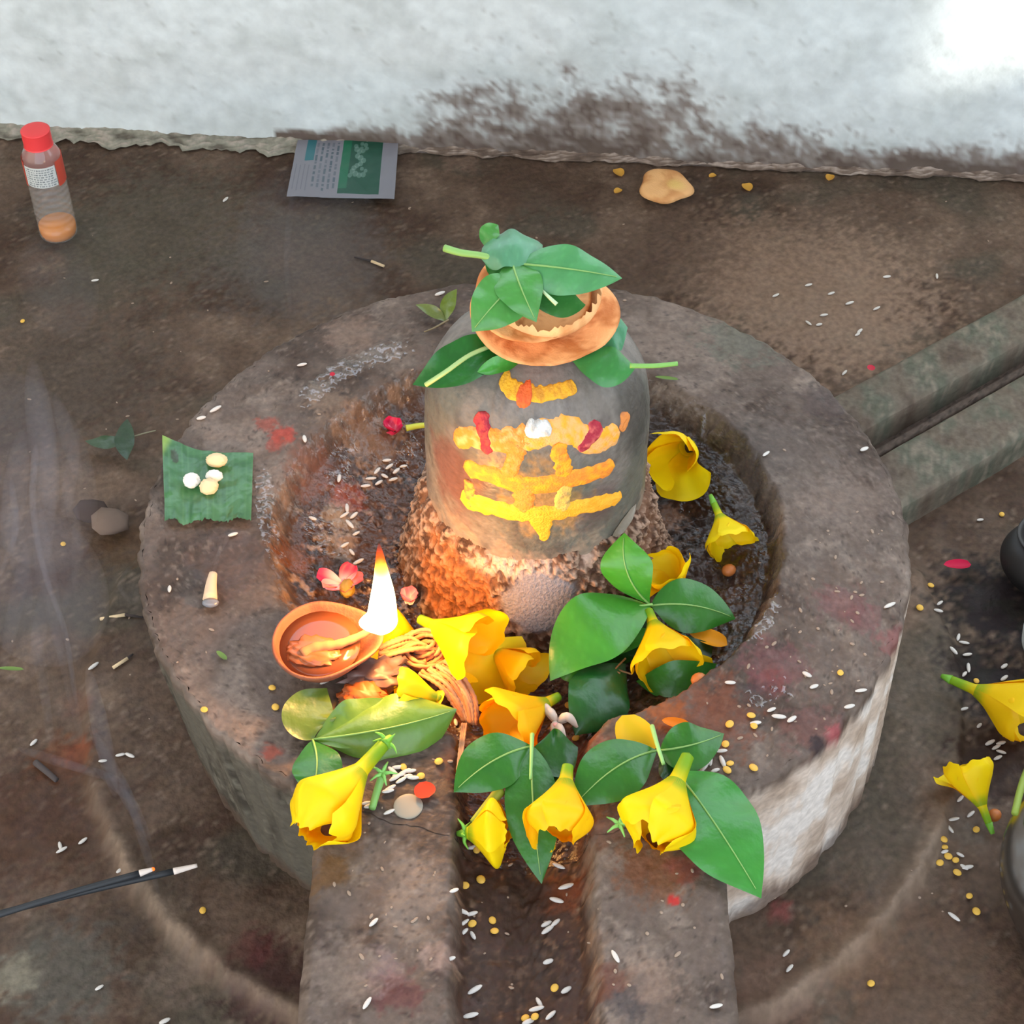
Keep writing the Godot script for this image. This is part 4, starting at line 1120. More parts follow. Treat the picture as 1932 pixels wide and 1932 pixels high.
	# right end of the spout
	s = thing("leaf_sprig", "trefoil of green leaves with a crossed pale stalk on the spout's right shoulder", "leaves", Vector3(0.0620, 0.1270, 0.1210), "leaf sprigs")
	leaf_part(s, Vector3(0.0618, 0.1280, 0.1221), Vector3(0.0409, 0.1380, 0.1336), Vector3(0.0216, 0.1260, 0.1523), 0.0150, Vector3(-0.15, 0.92, 0.4).normalized(), -0.12, g2, true, 0.5, 9.0)
	leaf_part(s, Vector3(0.0631, 0.1280, 0.1221), Vector3(0.0787, 0.1340, 0.1246), Vector3(0.0947, 0.1250, 0.1099), 0.0120, Vector3(0.1, 0.95, 0.3).normalized(), -0.1, g2, true, 0.4, 10.0)
	leaf_part(s, Vector3(0.0636, 0.1240, 0.1219), Vector3(0.0691, 0.1260, 0.1279), Vector3(0.0770, 0.1230, 0.1258), 0.011, Vector3(0.0, 0.95, 0.3).normalized(), 0.0, dk, false, 0.5, 11.0)
	stem_part(s, [Vector3(0.0602, 0.1280, 0.1078), Vector3(0.0615, 0.1330, 0.1224), Vector3(0.0638, 0.1330, 0.1336)], 0.0012, 0.0009, al(136, 184, 110))
	s = thing("green_leaf", "broad bright green leaf reaching over the spout's edge to a point", "leaf", Vector3(0.0745, 0.1260, 0.1400))
	leaf_part(s, Vector3(0.0701, 0.1260, 0.1325), Vector3(0.0845, 0.1400, 0.1684), Vector3(0.1039, 0.1220, 0.1982), 0.0215, Vector3(0.1, 0.93, 0.35).normalized(), -0.1, al(58, 130, 52), true, 0.42, 12.0, "blade")
	# young sprig on the far rim, and a dull one on the floor
	s = thing("leaf_sprig", "tiny young sprig with two narrow leaves on the far rim", "leaves", Vector3(-0.0455, 0.1210, -0.2046), "leaf sprigs")
	leaf_part(s, Vector3(-0.0464, 0.1220, -0.2008), Vector3(-0.0476, 0.1300, -0.2061), Vector3(-0.0399, 0.1360, -0.2138), 0.0045, Vector3(0, 0.6, 0.8).normalized(), 0.2, al(96, 118, 44), false, 0.5, 1.0)
	leaf_part(s, Vector3(-0.0470, 0.1220, -0.2003), Vector3(-0.0525, 0.1300, -0.2011), Vector3(-0.0650, 0.1280, -0.2086), 0.0035, Vector3(0, 0.8, 0.6).normalized(), 0.2, al(96, 112, 60), false, 0.5, 2.0)
	stem_part(s, [Vector3(-0.0451, 0.1225, -0.2012), Vector3(-0.0532, 0.1225, -0.1938), Vector3(-0.0594, 0.1225, -0.1899)], 0.0007, 0.0004, al(110, 100, 74))
	s = thing("leaf_sprig", "dull dark green leaf pair with a thin stalk on the floor near the leaf square", "leaves", Vector3(-0.2621, 0.0020, -0.2250), "leaf sprigs")
	leaf_part(s, Vector3(-0.2591, 0.0040, -0.2193), Vector3(-0.2716, 0.0070, -0.2132), Vector3(-0.2892, 0.0030, -0.2204), 0.0055, Vector3(0, 1, 0.1).normalized(), 0.1, al(56, 76, 52), false, 0.5, 3.0)
	leaf_part(s, Vector3(-0.2581, 0.0040, -0.2013), Vector3(-0.2632, 0.0080, -0.2162), Vector3(-0.2645, 0.0030, -0.2420), 0.0065, Vector3(0, 1, 0.1).normalized(), 0.1, al(44, 66, 44), false, 0.5, 4.0)
	stem_part(s, [Vector3(-0.2596, 0.0040, -0.2224), Vector3(-0.2514, 0.0040, -0.2265), Vector3(-0.2434, 0.0040, -0.2295)], 0.0006, 0.0004, al(120, 116, 92))
	s = thing("pale_leaf", "narrow dry pale leaf lying against the foot of the upright stone", "leaf", Vector3(0.0520, 0.1460, -0.0097))
	leaf_part(s, Vector3(0.0441, 0.1430, -0.0002), Vector3(0.0516, 0.1500, -0.0041), Vector3(0.0576, 0.1520, -0.0173), 0.003, Vector3(0.5, 0.4, 0.75).normalized(), 0.2, al(132, 122, 108), false, 0.5, 5.0, "blade")

func cup_petal(parent: Node, at: Vector3, size: Vector2, b: Basis, col: Color, col2: Color) -> void:
	obj("petal", grid(12, 12, func(u: float, v: float) -> Vector3:
		var s := u * 2.0 - 1.0
		var h := pow(sin(PI * clampf(0.04 + 0.86 * v, 0.0, 1.0)), 0.6) * (0.6 + 0.4 * v)
		_c = col2.lerp(col, sm(0.1, 0.8, v + 0.15 * s))
		return at + b * Vector3(s * h * size.x, size.x * (0.5 * s * s * h + 0.6 * pow(v - 0.35, 2.0) + 0.06 * sin(s * 6.0)), (v - 0.3) * size.y * 2.0)), M.soft, parent)

# ---------------------------------------------------------------- small offerings on the stone
func build_small_offerings() -> void:
	# square of banana leaf with sweets
	var lc := [Vector3(-0.2024, 0.1230, -0.0954), Vector3(-0.1508, 0.1225, -0.0848), Vector3(-0.1465, 0.1225, -0.0322), Vector3(-0.1925, 0.1225, -0.0322)]
	var o := thing("banana_leaf", "torn square of banana leaf on the left rim", "leaf", Vector3(-0.1722, 0.1220, -0.0587))
	obj("blade", grid(60, 40, func(u: float, v: float) -> Vector3:
		var p: Vector3 = lc[0].lerp(lc[1], u).lerp(lc[3].lerp(lc[2], u), v)
		var n := n_mid.get_noise_2d(p.x, p.z)
		var tear := 0.0025 * n_fine.get_noise_2d(u * 0.3, 3.0) * sm(0.8, 1.0, v) + 0.003 * maxf(0.0, 1.0 - absf(u - 0.22) / 0.1) * sm(0.75, 1.0, v)
		_c = al(60, 106, 64).lerp(al(48, 92, 56), sm(-0.2, 0.3, n)).lerp(al(76, 120, 76), 0.5 * sm(0.3, 0.5, absf(fposmod(u * 14.0, 1.0) - 0.5)))
		_c = _c.lerp(al(120, 150, 70), 1.0 - sm(0.05, 0.14, u + 0.4 * v))
		if Vector2((u - 0.13) / 0.045, (v - 0.2) / 0.08).length() + 0.4 * n < 1.0:
			_c = al(48, 62, 40)
		var y := 0.0012 + 0.0014 * sin(u * 16.0) * v + 0.0035 * pow(maxf(0.0, 1.0 - u * 3.0), 2.0) * (1.0 - v) + 0.0015 * n
		y += 0.0018 * maxf(0.0, 1.0 - absf(u - 0.33) / 0.07) * sm(0.5, 1.0, v)
		return p + Vector3(0, y, tear + 0.004 * sin(u * PI) * (1.0 - v) * 1.0)), M.leaf, o)
	var cream := plain(srgb(232, 206, 160), 0.6)
	var white := plain(srgb(240, 236, 226), 0.7)
	_o = Vector3.ZERO
	single("sweet_nut", blob(Vector3.ZERO, Vector3(0.0058, 0.0038, 0.0042), 0.18, 0.012, 1.0), cream, Vector3(-0.1694, 0.1275, -0.0746), "single cream nut at the top of the banana leaf square", "nut")
	single("sweet_nut", blob(Vector3.ZERO, Vector3(0.0050, 0.0042, 0.0048), 0.18, 0.012, 2.0), cream, Vector3(-0.1712, 0.1275, -0.0541), "cream nut touching a white puff on the banana leaf square", "nut")
	single("sugar_puff", blob(Vector3.ZERO, Vector3(0.0044, 0.0038, 0.0044), 0.25, 0.016, 3.0), white, Vector3(-0.1813, 0.1275, -0.0589), "round white sugar puff left of the nut on the banana leaf", "sweet")
	single("sugar_puff", blob(Vector3.ZERO, Vector3(0.0045, 0.0032, 0.0036), 0.25, 0.016, 4.0), white, Vector3(-0.1694, 0.1272, -0.0625), "white sugar puff half behind the nut on the banana leaf", "sweet")
	# stub with an ash end
	o = thing("incense_stub", "short cream stub with a grey glassy end on the left rim", "incense", Vector3(-0.1620, 0.1220, 0.0184))
	obj("stub", tube(curve([Vector3(-0.1620, 0.1245, 0.0070), Vector3(-0.1621, 0.1245, 0.0151), Vector3(-0.1615, 0.1245, 0.0242)], 10), 0.0022, 0.0038, 12), plain(srgb(222, 190, 156), 0.8), o)
	obj("grey_end", blob(Vector3(-0.1612, 0.1235, 0.0258), Vector3(0.0042, 0.0022, 0.0028), 0.1, 0.02, 5.0), plain(srgb(120, 122, 128), 0.25), o)
	# pink flowers
	var pink := al(206, 50, 88)
	var pale := al(232, 140, 150)
	o = thing("pink_bud", "crimson bud with a pale green stalk touching the shaft, far left of the bowl", "flower", Vector3(-0.0760, 0.0990, -0.1274))
	for k in 5:
		cup_petal(o, Vector3(-0.0760, 0.0985, -0.1270) + Vector3(0.0015 * sin(k * 1.3), 0.0008 * k, 0.0015 * cos(k * 1.3)), Vector2(0.0052, 0.0050), Basis(Vector3.UP, k * 1.26 + 0.4) * Basis(Vector3.RIGHT, -0.75), al(190, 34, 76), al(226, 120, 140))
	obj("stalk", tube(curve([Vector3(-0.0684, 0.1025, -0.1268), Vector3(-0.0626, 0.1025, -0.1286), Vector3(-0.0571, 0.1025, -0.1295)], 8), 0.0019, 0.0016, 8), solid(al(168, 176, 60)), o)
	o = thing("pink_flower", "loose pink flower with wet petals behind the lamp", "flower", Vector3(-0.0991, 0.1020, -0.0075))
	var pb: Vector3 = Vector3(-0.0974, 0.1025, -0.0048)
	for a in [[-1.7, 0.0075, pink], [-0.9, 0.006, pale], [2.6, 0.006, al(196, 48, 70)], [1.5, 0.0065, al(214, 90, 90)], [0.4, 0.005, al(226, 130, 116)]]:
		cup_petal(o, pb + Vector3(0.004 * sin(a[0]), 0.001, 0.004 * cos(a[0])), Vector2(0.0062, a[1]), Basis(Vector3.UP, a[0]) * Basis(Vector3.RIGHT, -0.4), a[2], al(238, 170, 170))
	obj("calyx", blob(Vector3(-0.0942, 0.1040, -0.0012), Vector3(0.004, 0.003, 0.006), 0.2, 0.01, 3.0), solid(al(150, 120, 40)), o)
	o = thing("pink_bud", "small pink bud of three lobes at the collar's foot behind the bright flower", "flower", Vector3(-0.0601, 0.1040, 0.0081))
	for k in 4:
		cup_petal(o, Vector3(-0.0607, 0.1035, 0.0073) + Vector3(0, 0.0006 * k, 0), Vector2(0.0050, 0.0048), Basis(Vector3.UP, k * 1.57 + 0.3) * Basis(Vector3.RIGHT, -0.65), [pale, al(228, 110, 120), al(222, 90, 104), pale][k], al(240, 190, 180))
	# wilted white blossom at the groove
	o = thing("white_blossom", "wilted white blossom with a pink heart beside the orange flower at the groove", "flower", Vector3(0.0152, 0.1080, 0.0921))
	for k in 6:
		var a := k * 1.13 + 0.5 * sin(k * 2.7)
		var c0: Vector3 = Vector3(0.0152, 0.1100, 0.0930)
		var out := Vector3(cos(a), 0.25 + 0.2 * sin(k * 2.0), sin(a))
		obj("petal", tube(curve([c0, c0 + out * (0.005 + 0.003 * sin(k * 1.9)) + Vector3(0, 0.003 + 0.002 * cos(k * 2.2), 0), c0 + out * (0.010 + 0.003 * sin(k * 3.1)) + Vector3(0.002 * sin(k), -0.001, 0.003 * cos(k))], 10), 0.0022, 0.0008, 8, func(t: float) -> float: return 0.0007 + 0.0016 * sin(t * PI)), plain(srgb(206, 190, 176), 0.6), o)
	obj("heart", blob(Vector3(0.0145, 0.1140, 0.0966), Vector3(0.0014, 0.0012, 0.0014), 0.1, 0.02), plain(srgb(236, 170, 160), 0.6), o)
	# flat round things near the leftmost flower
	_o = Vector3.ZERO
	single("grey_disc", lathe(smooth_profile([[0.0, 0.0], [0.0062, 0.0], [0.0068, 0.0006], [0.0062, 0.0012], [0.0, 0.0013]], 4), 28, Vector3.ZERO), plain(srgb(140, 136, 122), 0.5), ground_at(Vector2(-0.0549, 0.1483)), "dull grey coin-like disc half under a red petal on the spout", "disc")
	petal_piece("red_petal", "round red petal overlapping the grey disc on the spout", "petal", ground_at(Vector2(-0.0476, 0.1407)) + Vector3(0, 0.0022, 0), Vector2(0.0058, 0.0048), 0.5, al(204, 60, 34), 0.1)
	petal_piece("red_petal", "dark red petal between leaf and flower in the groove", "petal", Vector3(0.0017, 0.1180, 0.1498), Vector2(0.005, 0.006), 0.2, al(176, 48, 26), 0.2)
	petal_piece("red_petal", "tiny crimson petal by the drain channel kerb", "petal", Vector3(0.2359, 0.0200, -0.2741), Vector2(0.003, 0.003), 0.2, al(190, 50, 70), 0.2)
	petal_piece("red_petal", "magenta petal with a pale tip on the floor beyond the rim", "petal", Vector3(0.2680, 0.0030, -0.1096), Vector2(0.0045, 0.0085), PI * 0.5, al(190, 22, 66), 0.3)
	petal_piece("red_petal", "speck of red petal on the shiny back rim", "petal", Vector3(-0.1117, 0.1220, -0.1521), Vector2(0.0018, 0.0018), 0.2, al(190, 40, 60), 0.2)
	# lumps of crust and a grey pebble beside the thread
	single("brown_pebble", blob(Vector3.ZERO, Vector3(0.014, 0.0036, 0.010), 0.9, 0.02, 6.0, Basis(Vector3.UP, 0.4), 26, 14), M.pebble if M.has("pebble") else plain(srgb(106, 80, 72), 0.4), Vector3(-0.0733, 0.1220, 0.0714), "mauve-brown stone chip between lamp and thread skein", "stone")
	single("orange_lump", blob(Vector3.ZERO, Vector3(0.011, 0.005, 0.009), 0.5, 0.02, 7.0), plain(srgb(176, 92, 44), 0.5), Vector3(-0.0795, 0.1215, 0.0852), "crumbly orange lump in front of the lamp", "crumb")

# ---------------------------------------------------------------- things on the floor
func build_floor_things() -> void:
	# bottle
	var at: Vector3 = Vector3(-0.3483, 0.0000, -0.4494)
	var o := thing("plastic_bottle", "small clear ribbed bottle with a red cap and a little amber oil", "bottle", at)
	var clear := StandardMaterial3D.new()
	clear.albedo_color = Color(0.95, 0.93, 0.9, 0.10)
	clear.transparency = BaseMaterial3D.TRANSPARENCY_ALPHA
	clear.roughness = 0.08
	var prof := [[0.0, 0.0008], [0.011, 0.0006], [0.0135, 0.002], [0.0142, 0.005]]
	for k in 7:
		var y := 0.012 + k * 0.0055
		prof.append([0.0142, y])
		prof.append([0.0135, y + 0.00275])
	prof.append_array([[0.0142, 0.052], [0.0142, 0.068], [0.0135, 0.073], [0.0112, 0.0775], [0.0092, 0.0805], [0.0088, 0.083]])
	obj("body", lathe(smooth_profile(prof, 3), 40, at), clear, o)
	obj("oil", lathe([[0.0, 0.0012], [0.0128, 0.0022], [0.0136, 0.005], [0.0136, 0.0105], [0.0, 0.0106]], 36, at), plain(srgb(196, 116, 14), 0.2), o)
	var lab := StandardMaterial3D.new()
	lab.albedo_texture = label_texture()
	lab.roughness = 0.6
	obj("label", grid(24, 6, func(u: float, v: float) -> Vector3:
		var a := lerpf(-0.75, 0.95, u) - 0.1
		return at + Vector3(sin(a) * 0.0146, lerpf(0.069, 0.052, v), cos(a) * 0.0146)), lab, o)
	obj("label_band", grid(30, 4, func(u: float, v: float) -> Vector3:
		var a := lerpf(0.9, TAU - 0.9, u)
		return at + Vector3(sin(a) * 0.0145, lerpf(0.071, 0.050, v), cos(a) * 0.0145)), plain(srgb(190, 74, 56), 0.5), o)
	obj("cap", lathe(smooth_profile([[0.0, 0.0800], [0.0098, 0.0800], [0.0103, 0.081], [0.0103, 0.0905], [0.0096, 0.0925], [0.0, 0.0928]], 3), 60, at, func(a: float, v: float, p: Vector3) -> Vector3:
		var k := 1.0 + 0.018 * sin(a * 30.0) * sm(0.2, 0.3, v) * (1.0 - sm(0.75, 0.9, v))
		return Vector3(p.x * k, p.y, p.z * k)), plain(srgb(226, 62, 64), 0.45), o)
	# packet
	var pk := [Vector3(-0.1808, 0.0000, -0.4952), Vector3(-0.0974, 0.0000, -0.4911), Vector3(-0.0978, 0.0000, -0.5714), Vector3(-0.1788, 0.0000, -0.5714)]
	o = thing("plastic_packet", "flat silvery plastic packet with a dark green printed panel against the wall", "packet", Vector3(-0.1406, 0.0000, -0.5297))
	var pm := StandardMaterial3D.new()
	pm.albedo_texture = packet_texture()
	pm.roughness = 0.35
	obj("sheet", grid(40, 24, func(u: float, v: float) -> Vector3:
		var p: Vector3 = pk[0].lerp(pk[1], u).lerp(pk[3].lerp(pk[2], u), 1.0 - v)
		var n := n_mid.get_noise_2d(p.x * 0.7, p.z * 0.7)
		return p + Vector3(0, 0.0020 + 0.0009 * n + 0.0012 * sin(u * PI) * sin(v * PI), 0)), pm, o)
	# bread on the floor and yellow bits
	_o = Vector3.ZERO
	var bp: Vector3 = Vector3(0.1123, 0.0030, -0.5063)
	var fb := thing("flat_bread", "pale orange piece of fried bread lying on the floor near the wall", "bread", bp)
	obj("crust", grid(48, 20, func(u: float, v: float) -> Vector3:
		var a := u * TAU
		var q := 1.0 - absf(v * 2.0 - 1.0)
		var wob := 1.0 + 0.07 * sin(a * 3.0 + 1.0) + 0.05 * sin(a * 5.0)
		var n := n_mid.get_noise_2d(cos(a) * q * 0.02 + 5.0, sin(a) * q * 0.02)
		_c = al(206, 158, 104).lerp(al(182, 128, 76), sm(-0.2, 0.4, n)).lerp(al(206, 176, 100), 0.7 * (1.0 - sm(0.1, 0.45, Vector2(cos(a) * q - 0.35, sin(a) * q - 0.1).length())))
		return bp + Vector3(cos(a) * q * 0.0205 * wob, 0.0035 * (1.0 if v < 0.5 else -0.7) * sqrt(maxf(0.0, 1.0 - pow(q, 6.0))) + 0.0008 * n, sin(a) * q * 0.0225 * wob)), M.bread, fb)
	for a in [[Vector2(0.0778, -0.5347), 0.005, "yellow petal bit nearest the wall, just left of the floor bread"], [Vector2(0.0760, -0.5120), 0.0035, "smaller yellow bit in front of another, left of the floor bread"], [Vector2(0.1516, -0.5318), 0.003, "tiny yellow bit just behind and right of the floor bread"], [Vector2(0.1776, -0.5155), 0.0048, "five-pointed yellow petal bit standing alone right of the floor bread"], [Vector2(0.2439, -0.5290), 0.004, "pale yellow bit by the wall, farthest right from the floor bread"]]:
		petal_piece("yellow_bit", a[2], "petal", ground_at(a[0]) + Vector3(0, 0.001, 0), Vector2(a[1], a[1] * 1.1), float(a[1]) * 700.0, al(206, 158, 70), 0.4, "yellow bits near the wall")
	# incense sticks in a small holder outside the picture
	var hold: Vector3 = Vector3(-0.3091, 0.0000, 0.1562)
	o = thing("incense_holder", "low clay holder for the incense sticks", "holder", hold)
	obj("holder_body", lathe(smooth_profile([[0.0, -0.006], [0.018, -0.006], [0.02, 0.0], [0.016, 0.01], [0.012, 0.014], [0.0, 0.015]], 4), 32, hold), plain(srgb(120, 84, 62), 0.8), o)
	var black := plain(srgb(34, 38, 42), 0.6)
	var ash := plain(srgb(226, 214, 204), 0.9)
	for k in 2:
		var tipp: Vector3 = [Vector3(-0.1692, 0.0240, 0.1189), Vector3(-0.1909, 0.0280, 0.1237)][k]
		var endp := hold + Vector3(0.0, 0.0125, -0.003 + 0.004 * k)
		o = thing("incense_stick", ["longer black incense stick, its ash tip reaching nearest the basin", "shorter black incense stick with a glowing orange tip"][k], "incense stick", endp, "incense sticks")
		var burnt: Vector3 = tipp.lerp(endp, [0.085, 0.055][k])
		obj("coated_stick", tube(curve([endp, endp.lerp(tipp, 0.5) + Vector3(0, 0.002, 0), burnt], 20), 0.0016, 0.0017, 10), black, o)
		obj("ash_tip", tube(curve([burnt, burnt.lerp(tipp, 0.6), tipp], 8), 0.0018, 0.001, 10), ash, o)
		if k == 1:
			var em := plain(srgb(240, 120, 40), 0.8)
			em.emission_enabled = true
			em.emission = srgb(255, 110, 30)
			em.emission_energy_multiplier = 1.2
			obj("ember_glow", blob(tipp, Vector3(0.0011, 0.001, 0.001), 0.1, 0.02), em, o)
	# spent matches and twigs
	var wood := plain(srgb(214, 190, 150), 0.8)
	var burnt_m := plain(srgb(50, 42, 40), 0.9)
	for a in [[[Vector2(-0.2551, -0.0705), Vector2(-0.2395, -0.0705)], Vector2(-0.2287, -0.0689), "spent match with pale wood on the floor left of the basin"], [[Vector2(-0.2403, -0.0297), Vector2(-0.2326, -0.0365)], Vector2(-0.2300, -0.0397), "short burnt match slanting on the floor below the other match"], [[Vector2(-0.1017, -0.4158), Vector2(-0.1115, -0.4221)], Vector2(-0.1245, -0.4273), "burnt matchstick on the floor between packet and basin"]]:
		var p0 := ground_at(a[0][0]) + Vector3(0, 0.0015, 0)
		var p1 := ground_at(a[0][1]) + Vector3(0, 0.0015, 0)
		var p2 := ground_at(a[1]) + Vector3(0, 0.0012, 0)
		o = thing("spent_match", a[2], "match", p0, "spent matches")
		obj("wood", tube([p0, p0.lerp(p1, 0.5), p1], 0.0011, 0.0011, 6), wood, o)
		obj("burnt_end", tube([p1, p1.lerp(p2, 0.5), p2], 0.001, 0.0006, 6), burnt_m, o)
	_o = Vector3.ZERO
	single("dark_stick", tube(curve([ground_at(Vector2(-0.2747, 0.0337)) + Vector3(0, 0.002, 0), ground_at(Vector2(-0.2672, 0.0402)) + Vector3(0, 0.0025, 0), ground_at(Vector2(-0.2605, 0.0459)) + Vector3(0, 0.002, 0)], 8), 0.002, 0.0016, 8), plain(srgb(74, 66, 64), 0.9), Vector3.ZERO, "stub of grey stick on the reddish patch of floor", "stick")
	for a in [[Vector3(-0.1518, 0.1215, 0.0591), 0.004, 0.8, "pale green leaf shred on the left rim above the lamp leaves"], [Vector3(0.0836, 0.1215, -0.1490), 0.007, 1.4, "narrow green leaf shred on the rim below the long stalk"], [Vector3(-0.2999, 0.0020, -0.0285), 0.008, 1.5, "thin green shred on the floor at the left edge"]]:
		petal_piece("leaf_shred", a[3], "leaf", a[0], Vector2(0.0016, a[1]), a[2], al(110, 140, 74), 0.4, "leaf shreds")
	# clod
	single("earth_clod", blob(Vector3.ZERO, Vector3(0.011, 0.0045, 0.014), 0.5, 0.012, 9.0, Basis(Vector3.UP, 0.5), 6, 4), plain(srgb(112, 94, 82), 0.9), Vector3(-0.2618, 0.0020, -0.1472), "brown clod of earth on the floor left of the leaf square", "clod")
	single("earth_clod", blob(Vector3.ZERO, Vector3(0.010, 0.003, 0.011), 0.5, 0.012, 11.0, Basis(), 7, 4), plain(srgb(62, 47, 40), 0.9), Vector3(-0.2750, 0.0010, -0.1589), "darker flat clod half beside the brown one", "clod")
	# steel pot at the right edge, a stalk hanging over it
	at = Vector3(0.3088, 0.0000, 0.1363)
	var steel := StandardMaterial3D.new()
	steel.albedo_color = srgb(150, 154, 156)
	steel.metallic = 1.0
	steel.roughness = 0.24
	o = thing("steel_pot", "shiny round steel pot cut off by the frame's right edge", "pot", at)
	obj("body", lathe(smooth_profile([[0.0, -0.004], [0.03, -0.004], [0.045, 0.002], [0.062, 0.018], [0.068, 0.036], [0.063, 0.055], [0.045, 0.070], [0.030, 0.076], [0.028, 0.084], [0.033, 0.092], [0.032, 0.093], [0.026, 0.085], [0.028, 0.076], [0.044, 0.066], [0.060, 0.05], [0.062, 0.03], [0.04, 0.006], [0.0, 0.002]], 4), 72, at), steel, o)
	o = thing("green_stalk", "green stalk hanging over the steel pot's edge", "stalk", Vector3(0.2542, 0.0500, 0.0933))
	stem_part(o, [Vector3(0.2699, 0.0600, 0.0670), Vector3(0.2573, 0.0560, 0.0876), Vector3(0.2475, 0.0580, 0.1101)], 0.0022, 0.0018, al(120, 140, 50))
	# dark rounded object and white cup beyond the edge
	at = Vector3(0.3185, 0.0000, -0.1040)
	o = thing("dark_round_object", "dark rounded object at the right edge near the magenta petal", "pot", at)
	obj("body", lathe(smooth_profile([[0.0, -0.004], [0.014, -0.004], [0.024, 0.006], [0.027, 0.016], [0.023, 0.026], [0.018, 0.03], [0.021, 0.034], [0.019, 0.0345], [0.015, 0.03], [0.0, 0.012]], 4), 48, at), plain(srgb(30, 28, 27), 0.5), o)
	at = Vector3(0.3064, 0.0000, -0.0470)
	o = thing("white_cup", "white cup showing its rounded side at the right edge", "cup", at)
	obj("body", lathe(smooth_profile([[0.0, -0.005], [0.007, -0.005], [0.011, 0.002], [0.0125, 0.012], [0.0128, 0.016], [0.0118, 0.016], [0.011, 0.01], [0.006, 0.001], [0.0, 0.0]], 4), 40, at), plain(srgb(214, 222, 222), 0.35), o)

func label_texture() -> ImageTexture:
	var im := Image.create(128, 96, false, Image.FORMAT_RGB8)
	im.fill(srgb(196, 200, 196))
	var r := RandomNumberGenerator.new()
	r.seed = 3
	for row in 8:      # rows of print too small to read
		var x := 8
		while x < 118:
			var w := r.randi_range(3, 14)
			im.fill_rect(Rect2i(x, 8 + row * 11, w, 6), srgb(150, 156, 156).lerp(srgb(110, 118, 120), r.randf()))
			x += w + r.randi_range(2, 5)
	return ImageTexture.create_from_image(im)

func packet_texture() -> ImageTexture:
	var im := Image.create(320, 176, false, Image.FORMAT_RGB8)
	var silver := srgb(124, 124, 132)
	im.fill(silver)
	im.fill_rect(Rect2i(34, 0, 28, 66), srgb(48, 104, 112))
	var r := RandomNumberGenerator.new()
	r.seed = 5
	for col in 5:      # columns of sideways print, as blurred as in the picture
		var y := 10
		while y < 150:
			var h := r.randi_range(4, 18)
			im.fill_rect(Rect2i(66 + col * 16, y, 7, h), silver.lerp(srgb(64, 82, 92), r.randf_range(0.3, 0.9)))
			y += h + r.randi_range(2, 6)
	for col in 4:
		im.fill_rect(Rect2i(10 + col * 13, 76 + 4 * (col % 2), 3, 78), silver.lerp(srgb(96, 98, 110), 0.6))
	im.fill_rect(Rect2i(148, 0, 124, 164), srgb(24, 74, 58))
	im.fill_rect(Rect2i(148, 0, 26, 150), srgb(26, 100, 72))
	# pale sideways lettering on the green, too blurred to read
	var ink := srgb(126, 150, 140)
	for q in [[188, 20, 7], [192, 30, 9], [200, 38, 8], [212, 36, 7], [222, 28, 7], [218, 16, 7], [206, 12, 6], [206, 26, 6], [196, 52, 8], [206, 58, 9], [216, 66, 8], [208, 76, 8], [198, 82, 8], [190, 90, 8], [186, 100, 8], [196, 108, 9], [208, 112, 8], [220, 110, 8], [226, 98, 6], [180, 112, 7], [214, 92, 6]]:
		for dx in range(-q[2], q[2] + 1):
			for dy in range(-q[2], q[2] + 1):
				if dx * dx + dy * dy <= q[2] * q[2]:
					im.set_pixel(q[0] + dx, q[1] + dy, im.get_pixel(q[0] + dx, q[1] + dy).lerp(ink, 0.55))
	return ImageTexture.create_from_image(im)

